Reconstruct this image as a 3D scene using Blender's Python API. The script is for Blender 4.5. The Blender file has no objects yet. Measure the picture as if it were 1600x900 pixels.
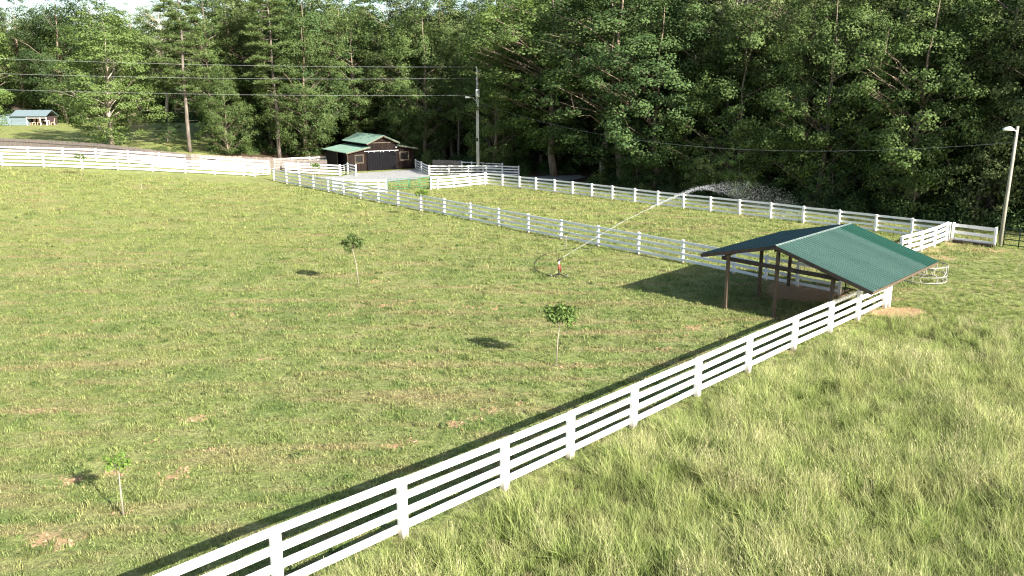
import bpy, bmesh, math, random
import numpy as np
from mathutils import Vector, Matrix

# ------------------------------------------------------------------ camera, sky, sun, exposure
scene = bpy.context.scene
COL = scene.collection
F_PX, HORIZON, CAM_H = 1310.0, 135.0, 10.9
PITCH = math.atan((450.0 - HORIZON) / F_PX)
cam_data = bpy.data.cameras.new("camera")
cam = bpy.data.objects.new("camera", cam_data)
COL.objects.link(cam)
cam.location = (0, 0, CAM_H)
cam.rotation_euler = (math.pi / 2 - PITCH, 0, 0)
cam_data.sensor_width = 36.0
cam_data.lens = F_PX / 1600.0 * 36.0
cam_data.clip_end = 5000
cam_data.clip_start = 0.1
scene.camera = cam

SUN_EL = math.radians(26.5)
SUN_AZ = math.radians(136.0)          # clockwise from +Y (the viewing direction)
world = bpy.data.worlds.new("World")
scene.world = world
world.use_nodes = True
wn = world.node_tree
bg = wn.nodes["Background"]
sky = wn.nodes.new("ShaderNodeTexSky")
sky.sky_type = 'NISHITA'
sky.sun_disc = False
sky.sun_elevation = SUN_EL
sky.sun_rotation = SUN_AZ
sky.air_density = 1.0
sky.dust_density = 1.5
wn.links.new(sky.outputs[0], bg.inputs[0])
bg.inputs[1].default_value = 0.08

sun_data = bpy.data.lights.new("sun", 'SUN')
sun_data.energy = 5.0
sun_data.angle = math.radians(0.55)
sun_data.color = (1.0, 0.95, 0.85)
sun = bpy.data.objects.new("sun", sun_data)
COL.objects.link(sun)
sdir = Vector((math.sin(SUN_AZ) * math.cos(SUN_EL), math.cos(SUN_AZ) * math.cos(SUN_EL), math.sin(SUN_EL)))
sun.rotation_euler = sdir.to_track_quat('Z', 'Y').to_euler()
sun.location = (30, -30, 40)

scene.view_settings.view_transform = 'Standard'
scene.view_settings.look = 'None'
scene.view_settings.exposure = 1.75
scene.view_settings.gamma = 1.0
scene.render.engine = 'CYCLES'
cy = scene.cycles
cy.max_bounces = 5
cy.diffuse_bounces = 2
cy.glossy_bounces = 2
cy.transmission_bounces = 3
cy.transparent_max_bounces = 6
cy.caustics_reflective = False
cy.caustics_refractive = False
cy.use_denoising = True
try:
    cy.denoiser = 'OPENIMAGEDENOISE'
    cy.denoising_input_passes = 'RGB_ALBEDO_NORMAL'
    cy.denoising_prefilter = 'NONE'
except Exception:
    pass
cy.use_adaptive_sampling = True
cy.adaptive_threshold = 0.02
cy.filter_width = 1.2
scene.render.use_persistent_data = False

# ------------------------------------------------------------------ terrain and survey helpers
def ss(t):
    t = np.clip(t, 0.0, 1.0)
    return t * t * (3 - 2 * t)

def tz(x, y):
    x = np.asarray(x, float); y = np.asarray(y, float)
    z = 1.9 * ss((-x - 24) / 32.0) * ss((y - 45) / 45.0)
    z = z + 2.0 * ss((y - 112) / 50.0) * ss((-x - 22) / 34.0)
    z = z + 0.05 * np.sin(x * 0.21 + 1.3) * np.sin(y * 0.17 + 0.4) * ss((y - 10) / 20.0)
    return z

_cp, _sp = math.cos(PITCH), math.sin(PITCH)
def spot(px, py):
    """the place on the ground seen at this point of the 1600 x 900 survey photograph"""
    r = np.array([(px - 800) / F_PX, _cp - (py - 450) / F_PX * _sp, -_sp - (py - 450) / F_PX * _cp])
    z = 0.0
    for _ in range(40):
        t = (CAM_H - z) / -r[2]
        z2 = float(tz(r[0] * t, r[1] * t))
        z += 0.6 * (z2 - z)
    t = (CAM_H - z) / -r[2]
    return Vector((r[0] * t, r[1] * t, float(tz(r[0] * t, r[1] * t))))

def V(x, y, dz=0.0):
    return Vector((x, y, float(tz(x, y)) + dz))

SUNV = np.array([-0.695, 0.719])     # direction shadows fall on the ground
SUNN = np.array([0.719, 0.695])      # across it
def qs(q, s):
    return SUNN[0] * q + SUNV[0] * s, SUNN[1] * q + SUNV[1] * s

NEAR_A = np.array([-2.68, 18.83]); NEAR_D = np.array([0.694, 0.720]); NEAR_N = np.array([0.720, -0.694])

# ------------------------------------------------------------------ object helpers
def tag(o, label=None, cat=None, group=None, kind=None):
    if label: o["label"] = label
    if cat: o["category"] = cat
    if group: o["group"] = group
    if kind: o["kind"] = kind
    return o

def link(name, data, parent=None, loc=None, rot=None, scale=None):
    o = bpy.data.objects.new(name, data)
    COL.objects.link(o)
    if parent is not None:
        o.parent = parent
    if loc is not None: o.location = loc
    if rot is not None: o.rotation_euler = rot
    if scale is not None: o.scale = scale
    return o

def thing(name, loc, label, cat, group=None, rotz=0.0):
    o = link(name, None, loc=loc, rot=(0, 0, rotz))
    o.empty_display_size = 0.3
    return tag(o, label, cat, group)

def np_mesh(name, verts, faces, mats=(), attrs=None, smooth=False, mat_idx=None):
    """faces: (N,k) int array or a list of such arrays"""
    if isinstance(faces, np.ndarray):
        faces = [faces]
    me = bpy.data.meshes.new(name)
    verts = np.ascontiguousarray(verts, dtype=np.float32)
    me.vertices.add(len(verts))
    me.vertices.foreach_set("co", verts.ravel())
    nl = sum(f.size for f in faces); nf = sum(len(f) for f in faces)
    me.loops.add(nl); me.polygons.add(nf)
    me.loops.foreach_set("vertex_index", np.concatenate([f.ravel() for f in faces]).astype(np.int32))
    tot = np.concatenate([np.full(len(f), f.shape[1], np.int32) for f in faces])
    start = np.concatenate([[0], np.cumsum(tot)[:-1]]).astype(np.int32)
    me.polygons.foreach_set("loop_start", start)
    try:
        me.polygons.foreach_set("loop_total", tot)
    except Exception:
        pass
    if smooth:
        me.polygons.foreach_set("use_smooth", np.ones(nf, bool))
    if mat_idx is not None:
        me.polygons.foreach_set("material_index", np.asarray(mat_idx, np.int32))
    for m in mats:
        me.materials.append(m)
    for k, (dom, arr) in (attrs or {}).items():
        a = me.attributes.new(k, 'FLOAT', dom)
        a.data.foreach_set("value", np.asarray(arr, np.float32).ravel())
    me.update(calc_edges=True)
    me.validate()
    return me

class MB:
    """collects boxes, prisms and tubes into one mesh"""
    def __init__(self):
        self.v, self.f, self.n = [], [], 0
    def add(self, vs, fs):
        self.v += [tuple(p) for p in vs]
        self.f += [tuple(i + self.n for i in f) for f in fs]
        self.n += len(vs)
        return self
    def box(self, c, s, M=None):
        c = Vector(c); hx, hy, hz = s[0] / 2, s[1] / 2, s[2] / 2
        vs = [Vector((sx * hx, sy * hy, sz * hz)) for sz in (-1, 1) for sy in (-1, 1) for sx in (-1, 1)]
        vs = [(M @ p if M is not None else p) + c for p in vs]
        return self.add(vs, [(0, 2, 3, 1), (4, 5, 7, 6), (0, 1, 5, 4), (2, 6, 7, 3), (0, 4, 6, 2), (1, 3, 7, 5)])
    def beam(self, a, b, w, h, up=(0, 0, 1)):
        a, b = Vector(a), Vector(b)
        d = (b - a).normalized(); u = Vector(up)
        s = d.cross(u).normalized(); u = s.cross(d).normalized()
        vs = [p + s * (w / 2 * i) + u * (h / 2 * j) for p in (a, b) for (i, j) in ((-1, -1), (1, -1), (1, 1), (-1, 1))]
        return self.add(vs, [(0, 1, 2, 3), (7, 6, 5, 4), (0, 4, 5, 1), (1, 5, 6, 2), (2, 6, 7, 3), (3, 7, 4, 0)])
    def tube(self, pts, rad, n=6, cap=True):
        pts = [Vector(p) for p in pts]
        if not hasattr(rad, '__len__'): rad = [rad] * len(pts)
        ref = None; base = self.n; vs = []; fs = []
        for i, p in enumerate(pts):
            d = (pts[min(i + 1, len(pts) - 1)] - pts[max(i - 1, 0)]).normalized()
            if ref is None:
                ref = Vector((1, 0, 0)) if abs(d.x) < 0.8 else Vector((0, 1, 0))
            s = (ref - d * ref.dot(d)).normalized(); ref = s; t = d.cross(s)
            for k in range(n):
                a = 2 * math.pi * k / n
                vs.append(p + (s * math.cos(a) + t * math.sin(a)) * rad[i])
        for i in range(len(pts) - 1):
            for k in range(n):
                k2 = (k + 1) % n
                fs.append((i * n + k, i * n + k2, (i + 1) * n + k2, (i + 1) * n + k))
        if cap:
            fs.append(tuple(range(n))[::-1]); m = (len(pts) - 1) * n
            fs.append(tuple(m + k for k in range(n)))
        return self.add(vs, fs)
    def poly(self, vs, thick=None, nrm=(0, 0, 1)):
        vs = [Vector(p) for p in vs]; k = len(vs)
        if not thick:
            return self.add(vs, [tuple(range(k))])
        o = Vector(nrm).normalized() * thick
        return self.add(vs + [p + o for p in vs], [tuple(range(k))[::-1], tuple(range(k, 2 * k))] +
                        [(i, (i + 1) % k, k + (i + 1) % k, k + i) for i in range(k)])
    def mesh(self, name, mat, smooth=False, bevel=0.0):
        me = bpy.data.meshes.new(name)
        me.from_pydata(self.v, [], self.f)
        me.materials.append(mat)
        bm = bmesh.new(); bm.from_mesh(me)
        bmesh.ops.recalc_face_normals(bm, faces=bm.faces[:])
        if bevel:
            bmesh.ops.bevel(bm, geom=bm.edges[:], offset=bevel, segments=1, affect='EDGES', clamp_overlap=True)
        bm.to_mesh(me); bm.free()
        if smooth:
            me.polygons.foreach_set("use_smooth", [True] * len(me.polygons))
        return me
    def build(self, name, mat, parent=None, loc=None, rot=None, smooth=False, bevel=0.0):
        return link(name, self.mesh(name, mat, smooth, bevel), parent, loc, rot)

# ------------------------------------------------------------------ materials
def nd(nt, typ, **kw):
    n = nt.nodes.new(typ)
    for k, v in kw.items():
        setattr(n, k, v)
    return n

def new_mat(name):
    m = bpy.data.materials.new(name); m.use_nodes = True
    nt = m.node_tree
    return m, nt, nt.nodes["Principled BSDF"]

def noise(nt, vec, scale, detail=4.0, rough=0.55):
    n = nd(nt, "ShaderNodeTexNoise"); n.inputs["Scale"].default_value = scale
    n.inputs["Detail"].default_value = detail; n.inputs["Roughness"].default_value = rough
    if vec is not None: nt.links.new(vec, n.inputs["Vector"])
    return n.outputs["Fac"]

def remap(nt, fac, a, b, lo=0.0, hi=1.0):
    n = nd(nt, "ShaderNodeMapRange"); n.clamp = True
    n.inputs["From Min"].default_value = a; n.inputs["From Max"].default_value = b
    n.inputs["To Min"].default_value = lo; n.inputs["To Max"].default_value = hi
    nt.links.new(fac, n.inputs["Value"]); return n.outputs["Result"]

def mixc(nt, fac, a, b, mode='MIX'):
    n = nd(nt, "ShaderNodeMix", data_type='RGBA', blend_type=mode)
    for i, val in ((0, fac), (6, a), (7, b)):
        if isinstance(val, (int, float)): n.inputs[i].default_value = val
        elif isinstance(val, tuple): n.inputs[i].default_value = (*val, 1)
        else: nt.links.new(val, n.inputs[i])
    return n.outputs[2]

def math_(nt, op, a, b=None):
    n = nd(nt, "ShaderNodeMath", operation=op)
    for i, val in ((0, a), (1, b)):
        if val is None: continue
        if isinstance(val, (int, float)): n.inputs[i].default_value = val
        else: nt.links.new(val, n.inputs[i])
    return n.outputs[0]

def attr(nt, name):
    n = nd(nt, "ShaderNodeAttribute"); n.attribute_name = name
    return n.outputs["Fac"]

def position(nt):
    return nd(nt, "ShaderNodeNewGeometry").outputs["Position"]

def mapping(nt, vec, rotz=0.0, scale=(1, 1, 1)):
    n = nd(nt, "ShaderNodeMapping"); n.inputs["Rotation"].default_value = (0, 0, rotz)
    n.inputs["Scale"].default_value = scale
    nt.links.new(vec, n.inputs["Vector"]); return n.outputs[0]

def simple(name, col, rough=0.6, metal=0.0, var=0.15, scale=3.0, bump=0.0, spec=0.3, stretch=None):
    m, nt, p = new_mat(name)
    tc = nd(nt, "ShaderNodeTexCoord").outputs["Object"]
    v = mapping(nt, tc, 0, stretch) if stretch else tc
    oi = nd(nt, "ShaderNodeObjectInfo")
    va = nd(nt, "ShaderNodeVectorMath", operation='ADD'); nt.links.new(v, va.inputs[0]); nt.links.new(oi.outputs["Location"], va.inputs[1])
    n = noise(nt, va.outputs[0], scale, 5, 0.6)
    f = remap(nt, n, 0.3, 0.7, 1 - var, 1 + var)
    c = mixc(nt, 1.0, col, f, 'MULTIPLY')
    r = remap(nt, oi.outputs["Random"], 0, 1, 1 - var * 0.5, 1 + var * 0.5)
    c = mixc(nt, 1.0, c, r, 'MULTIPLY')
    nt.links.new(c, p.inputs["Base Color"])
    p.inputs["Roughness"].default_value = rough; p.inputs["Metallic"].default_value = metal
    p.inputs["Specular IOR Level"].default_value = spec
    if bump:
        b = nd(nt, "ShaderNodeBump"); b.inputs["Strength"].default_value = bump; b.inputs["Distance"].default_value = 0.02
        nt.links.new(n, b.inputs["Height"]); nt.links.new(b.outputs[0], p.inputs["Normal"])
    return m

# shared grass colour, a function of the place: greener, drier and browner patches, mowing streaks
def grass_group():
    g = bpy.data.node_groups.new("grass_colour", 'ShaderNodeTree')
    g.interface.new_socket("Color", in_out='OUTPUT', socket_type='NodeSocketColor')
    g.interface.new_socket("Dry", in_out='OUTPUT', socket_type='NodeSocketFloat')
    out = g.nodes.new("NodeGroupOutput")
    pos = position(g)
    flat = mapping(g, pos, 0, (1, 1, 0))
    streak = mapping(g, pos, -math.radians(38), (0.11, 0.85, 0))
    a = noise(g, flat, 0.11, 4, 0.6)
    b = noise(g, flat, 0.9, 5, 0.65)
    c = noise(g, streak, 1.0, 5, 0.62)
    d = noise(g, flat, 5.0, 3, 0.6)
    far = nd(g, "ShaderNodeSeparateXYZ"); g.links.new(pos, far.inputs[0])
    e = noise(g, mapping(g, pos, math.radians(20), (1.2, .5, 0)), 0.45, 5, 0.62)
    base = mixc(g, remap(g, a, 0.35, 0.65), (0.164, 0.216, 0.063), (0.230, 0.263, 0.083))
    base = mixc(g, remap(g, far.outputs[1], 40, 80, 0, .65), base, (0.269, 0.309, 0.086))   # the upper pasture is a fresher sward
    base = mixc(g, remap(g, b, 0.45, 0.70, 0, 0.7), base, (0.299, 0.288, 0.132))
    base = mixc(g, remap(g, b, 0.47, 0.25, 0, 0.8), base, (0.087, 0.141, 0.042))
    base = mixc(g, remap(g, e, 0.50, 0.68, 0, 0.55), base, (0.111, 0.161, 0.046))
    dry = remap(g, c, 0.49, 0.66, 0, 0.8)
    base = mixc(g, dry, base, (0.307, 0.252, 0.125))
    base = mixc(g, 1.0, base, remap(g, d, 0.25, 0.75, 0.68, 1.3), 'MULTIPLY')
    g.links.new(base, out.inputs[0]); g.links.new(dry, out.inputs[1])
    return g
GRASS = grass_group()

def ground_material():
    m, nt, p = new_mat("pasture_ground")
    gr = nd(nt, "ShaderNodeGroup"); gr.node_tree = GRASS
    pos = position(nt)
    fine = noise(nt, pos, 9.0, 5, 0.7)
    mid = noise(nt, pos, 2.2, 5, 0.6)
    col = mixc(nt, 1.0, gr.outputs[0], remap(nt, fine, 0.3, 0.7, 0.62, 1.12), 'MULTIPLY')
    soilc = mixc(nt, remap(nt, mid, 0.3, 0.7), (0.34, 0.205, 0.110), (0.44, 0.30, 0.175))
    s = math_(nt, 'ADD', attr(nt, "soil"), math_(nt, 'ADD', math_(nt, 'MULTIPLY', math_(nt, 'SUBTRACT', mid, 0.5), 1.5), math_(nt, 'MULTIPLY', math_(nt, 'SUBTRACT', fine, 0.5), 1.2)))
    col = mixc(nt, remap(nt, s, 0.35, 0.62), col, soilc)
    spots = noise(nt, pos, 0.75, 6, 0.72)
    col = mixc(nt, math_(nt, 'MULTIPLY', remap(nt, spots, 0.64, 0.70, 0, 0.75), attr(nt, "bare")), col, (0.36, 0.25, 0.14))
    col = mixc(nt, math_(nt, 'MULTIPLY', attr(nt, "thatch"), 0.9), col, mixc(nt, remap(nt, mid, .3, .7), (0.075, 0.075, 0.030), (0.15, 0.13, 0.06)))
    litter = mixc(nt, remap(nt, mid, 0.3, 0.7), (0.060, 0.045, 0.028), (0.11, 0.08, 0.045))
    l = math_(nt, 'ADD', attr(nt, "litter"), math_(nt, 'MULTIPLY', math_(nt, 'SUBTRACT', mid, 0.5), 0.5))
    col = mixc(nt, remap(nt, l, 0.4, 0.6), col, litter)
    nt.links.new(col, p.inputs["Base Color"])
    p.inputs["Roughness"].default_value = 0.95; p.inputs["Specular IOR Level"].default_value = 0.1
    b = nd(nt, "ShaderNodeBump"); b.inputs["Strength"].default_value = 0.9; b.inputs["Distance"].default_value = 0.12
    nt.links.new(math_(nt, 'ADD', fine, math_(nt, 'MULTIPLY', mid, 1.2)), b.inputs["Height"]); nt.links.new(b.outputs[0], p.inputs["Normal"])
    return m

def leafy(name, col_a, col_b, transl=0.3, group=False, tipcol=None, objvar=0.25, gain=1.0, patch=None):
    """two-sided leaf or blade: diffuse plus some light passing through"""
    m, nt, p = new_mat(name)
    oi = nd(nt, "ShaderNodeObjectInfo")
    t = attr(nt, "tint")
    if group:
        gr = nd(nt, "ShaderNodeGroup"); gr.node_tree = GRASS
        col = mixc(nt, 1.0, gr.outputs[0], remap(nt, t, 0, 1, 0.5 * gain, 1.65 * gain), 'MULTIPLY')
    else:
        col = mixc(nt, t, col_a, col_b)
        if patch is not None:
            pn = noise(nt, mapping(nt, position(nt), 0, (1, 1, 0)), patch[0], 4, 0.6)
            col = mixc(nt, remap(nt, pn, patch[1], patch[2], 0, 0.55), col, patch[3])
    if tipcol:
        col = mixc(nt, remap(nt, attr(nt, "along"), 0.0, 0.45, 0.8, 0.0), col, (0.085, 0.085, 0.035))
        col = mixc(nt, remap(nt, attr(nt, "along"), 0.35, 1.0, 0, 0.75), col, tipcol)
    col = mixc(nt, 1.0, col, remap(nt, oi.outputs["Random"], 0, 1, 1 - objvar, 1 + objvar), 'MULTIPLY')
    dif = nd(nt, "ShaderNodeBsdfDiffuse"); tr = nd(nt, "ShaderNodeBsdfTranslucent"); mx = nd(nt, "ShaderNodeMixShader")
    mx.inputs[0].default_value = transl
    nt.links.new(col, dif.inputs[0]); nt.links.new(col, tr.inputs[0])
    nt.links.new(dif.outputs[0], mx.inputs[1]); nt.links.new(tr.outputs[0], mx.inputs[2])
    gl = nd(nt, "ShaderNodeBsdfGlossy"); gl.inputs["Roughness"].default_value = 0.6
    gl.inputs["Color"].default_value = (0.9, 0.95, 0.9, 1)
    mx2 = nd(nt, "ShaderNodeMixShader"); mx2.inputs[0].default_value = 0.012
    nt.links.new(mx.outputs[0], mx2.inputs[1]); nt.links.new(gl.outputs[0], mx2.inputs[2])
    nt.links.new(mx2.outputs[0], nt.nodes["Material Output"].inputs[0])
    nt.nodes.remove(p)
    return m

def paint_white():
    m, nt, p = new_mat("white_fence_paint")
    pos = position(nt)
    n = noise(nt, pos, 1.7, 6, 0.7)
    n2 = noise(nt, mapping(nt, pos, 0, (6, 6, 1.2)), 2.5, 4, 0.6)
    col = mixc(nt, remap(nt, n, 0.5, 0.75, 0, 0.6), (0.76, 0.76, 0.75), (0.56, 0.54, 0.49))
    col = mixc(nt, remap(nt, n2, 0.60, 0.76, 0, 0.6), col, (0.26, 0.25, 0.21))
    oi = nd(nt, "ShaderNodeObjectInfo")
    col = mixc(nt, 1.0, col, remap(nt, oi.outputs["Random"], 0, 1, 0.93, 1.03), 'MULTIPLY')
    nt.links.new(col, p.inputs["Base Color"])
    p.inputs["Roughness"].default_value = 0.55
    return m

def roof_metal(name, col, stain):
    m, nt, p = new_mat(name)
    tc = nd(nt, "ShaderNodeTexCoord").outputs["Object"]
    oi = nd(nt, "ShaderNodeObjectInfo")
    n = noise(nt, mapping(nt, tc, 0, (0.5, 4, 1)), 1.2, 5, 0.6)
    c = mixc(nt, remap(nt, n, 0.4, 0.75, 0, 0.7), col, stain)
    c = mixc(nt, 1.0, c, remap(nt, oi.outputs["Random"], 0, 1, 0.88, 1.1), 'MULTIPLY')
    c = mixc(nt, math_(nt, 'MULTIPLY', attr(nt, "dirt"), remap(nt, n, 0.2, 0.7, 0.95, 0.55)), c, (0.008, 0.022, 0.019))
    nt.links.new(c, p.inputs["Base Color"])
    p.inputs["Roughness"].default_value = 0.38; p.inputs["Metallic"].default_value = 0.0
    p.inputs["Specular IOR Level"].default_value = 0.5
    return m

def paint_post():
    m, nt, p = new_mat("white_post_paint")
    pos = position(nt)
    tc = nd(nt, "ShaderNodeTexCoord").outputs["Object"]
    z = nd(nt, "ShaderNodeSeparateXYZ"); nt.links.new(tc, z.inputs[0])
    n = noise(nt, pos, 2.2, 6, 0.7)
    n2 = noise(nt, mapping(nt, pos, 0, (8, 8, 1.0)), 2.5, 4, 0.6)
    col = mixc(nt, remap(nt, n, 0.5, 0.75, 0, 0.6), (0.76, 0.76, 0.75), (0.55, 0.53, 0.48))
    col = mixc(nt, remap(nt, n2, 0.58, 0.75, 0, 0.55), col, (0.30, 0.29, 0.24))
    low = math_(nt, 'ADD', z.outputs[2], math_(nt, 'MULTIPLY', math_(nt, 'SUBTRACT', n, 0.5), 0.35))
    col = mixc(nt, remap(nt, low, 0.02, 0.22, 0.75, 0.0), col, (0.34, 0.25, 0.15))
    nt.links.new(col, p.inputs["Base Color"]); p.inputs["Roughness"].default_value = 0.6
    return m

M = {}
M['ground'] = ground_material()
M['white'] = paint_white()
M['white_post'] = paint_post()
M['post_wood'] = simple("weathered_post_wood", (0.0888, 0.0651, 0.0444), 0.85, var=0.35, scale=4, bump=0.3, stretch=(4, 4, 0.6))
M['dark_wood'] = simple("dark_timber", (0.0407, 0.0311, 0.0244), 0.85, var=0.35, scale=4, bump=0.3)
M['barn'] = simple("dark_stained_barn_boards", (0.0150, 0.0100, 0.0086), 0.8, var=0.45, scale=2.5, spec=0.08, bump=0.3, stretch=(5, 5, 0.5))
M['barn_door'] = simple("black_barn_door_boards", (0.0045, 0.0045, 0.0056), 0.75, var=0.5, scale=2.5, spec=0.08, bump=0.3, stretch=(5, 5, 0.5))
M['barn_trim'] = simple("weathered_trim", (0.0962, 0.0777, 0.0555), 0.8, var=0.3, scale=5)
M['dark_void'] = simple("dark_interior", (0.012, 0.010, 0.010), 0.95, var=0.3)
M['green_roof'] = roof_metal("dark_teal_roof_metal", (0.004, 0.022, 0.026), (0.006, 0.028, 0.030))  # shelter's left slope: its shadow is put into this darker teal
M['green_roof_worn'] = roof_metal("chalky_green_roof_metal", (0.050, 0.098, 0.080), (0.034, 0.070, 0.058))
M['green_roof_new'] = roof_metal("fresh_green_roof_metal", (0.014, 0.062, 0.042), (0.016, 0.055, 0.038))
M['green_roof_barn'] = roof_metal("barn_green_roof_metal", (0.125, 0.215, 0.165), (0.11, 0.185, 0.14))
M['ridge_cap'] = simple("galvanised_ridge_cap", (0.12, 0.15, 0.14), 0.45, var=0.25)
M['galv'] = simple("galvanised_steel", (0.52, 0.53, 0.52), 0.45, metal=0.3, var=0.2)
M['pale_steel'] = simple("pale_weathered_steel", (0.27, 0.26, 0.23), 0.5, metal=0.1, var=0.2)
M['gate_green'] = simple("green_gate_paint", (0.035, 0.16, 0.085), 0.5, var=0.2)
M['gate_dark'] = simple("dark_green_pipe_paint", (0.014, 0.035, 0.025), 0.5, var=0.2)
M['black'] = simple("black_rubber", (0.015, 0.015, 0.016), 0.6, var=0.2)
M['red'] = simple("red_sprinkler_paint", (0.20, 0.045, 0.03), 0.45, var=0.2)
M['pole'] = simple("grey_utility_pole_wood", (0.42, 0.40, 0.37), 0.85, var=0.3, scale=3, bump=0.3, stretch=(4, 4, 0.4))
M['pole_lamp'] = simple("pale_lamp_pole_wood", (0.24, 0.23, 0.19), 0.85, var=0.3, scale=3, bump=0.3, stretch=(4, 4, 0.4))
M['wire'] = simple("aluminium_wire", (0.30, 0.31, 0.32), 0.5, var=0.1)
M['lamp'] = simple("white_lamp_housing", (0.78, 0.78, 0.76), 0.4, var=0.1)
M['gravel'] = simple("grey_gravel", (0.27, 0.27, 0.26), 0.95, var=0.35, scale=6, bump=0.6)
M['path'] = simple("pale_track", (0.3108, 0.2960, 0.2590), 0.95, var=0.3, scale=4, bump=0.4)
M['plank_fence'] = simple("weathered_picket_wood", (0.1998, 0.1665, 0.1480), 0.9, var=0.35, scale=2.0, stretch=(6, 6, 0.4))
M['bark'] = simple("grey_bark", (0.20, 0.155, 0.115), 0.95, var=0.45, scale=2.5, bump=0.8, stretch=(2, 2, 0.5))
M['pine_bark'] = simple("pine_bark", (0.125, 0.105, 0.088), 0.95, var=0.45, scale=2.5, bump=0.8, stretch=(2, 2, 0.5))
M['pale_bark'] = simple("pale_bark", (0.36, 0.31, 0.24), 0.95, var=0.4, scale=2.5, bump=0.6, stretch=(2, 2, 0.5))
M['sap_bark'] = simple("sapling_bark", (0.26, 0.23, 0.18), 0.9, var=0.2)
M['house_roof'] = simple("blue_grey_house_roof", (0.135, 0.175, 0.190), 0.6, var=0.12)
M['house_wall'] = simple("pale_blue_siding", (0.155, 0.205, 0.220), 0.7, var=0.1)
M['porch_dark'] = simple("dark_brown_porch_wall", (0.055, 0.035, 0.035), 0.9, var=0.2)  # the shade inside the porch opening is painted into this wall colour
M['patio'] = simple("tan_patio_wood", (0.58, 0.42, 0.30), 0.7, var=0.2)
M['patio_white'] = simple("white_patio_plastic", (0.75, 0.72, 0.68), 0.6, var=0.1)
M['clod'] = simple("dry_soil_clod", (0.30, 0.19, 0.11), 0.95, var=0.35, scale=8, bump=0.4)
M['tan_brush'] = leafy("dry_tan_brush", (0.30, 0.25, 0.16), (0.52, 0.45, 0.31), 0.2)
# foliage
M['leaf_mid'] = leafy("mid_green_leaf", (0.0499, 0.0857, 0.0224), (0.1290, 0.1816, 0.0538), 0.30)
M['leaf_dark'] = leafy("dark_green_leaf", (0.0310, 0.0612, 0.0202), (0.0826, 0.1285, 0.0403), 0.26)
M['leaf_light'] = leafy("light_green_leaf", (0.1032, 0.1632, 0.0403), (0.2064, 0.2856, 0.0851), 0.34)
M['leaf_yellow'] = leafy("yellow_green_leaf", (0.100, 0.165, 0.024), (0.190, 0.260, 0.045), 0.36)
M['leaf_olive'] = leafy("olive_leaf", (0.0654, 0.0918, 0.0291), (0.1591, 0.1989, 0.0739), 0.28)
M['needle'] = leafy("pine_needle", (0.0645, 0.1000, 0.0291), (0.1376, 0.1836, 0.0616), 0.2)
M['sapling_leaf'] = leafy("sapling_leaf", (0.060, 0.105, 0.022), (0.135, 0.195, 0.050), 0.35)
M['sapling_bright'] = leafy("bright_sapling_leaf", (0.105, 0.185, 0.030), (0.190, 0.290, 0.055), 0.4)
M['blade'] = leafy("mown_grass_blade", None, None, 0.35, group=True, objvar=0.10, gain=0.98)
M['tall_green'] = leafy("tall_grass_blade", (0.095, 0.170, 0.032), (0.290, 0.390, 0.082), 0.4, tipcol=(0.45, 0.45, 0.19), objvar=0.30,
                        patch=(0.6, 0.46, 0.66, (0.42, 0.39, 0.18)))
M['tall_dry'] = leafy("dry_grass_stalk", (0.33, 0.31, 0.15), (0.56, 0.52, 0.29), 0.3, objvar=0.2)
M['water'] = None
wm, wnt, wp = new_mat("sprinkler_water")
wp.inputs["Roughness"].default_value = 0.15
wp.inputs["Specular IOR Level"].default_value = 0.6
wv = noise(wnt, position(wnt), 3.0, 4, 0.6)
wnt.links.new(mixc(wnt, wv, (0.46, 0.48, 0.52), (0.66, 0.68, 0.72)), wp.inputs["Base Color"])
wnt.links.new(remap(wnt, wv, 0.3, 0.7, 0.25, 0.85), wp.inputs["Alpha"])
M['water'] = wm

rng = np.random.default_rng(7)
R = random.Random(11)
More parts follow.
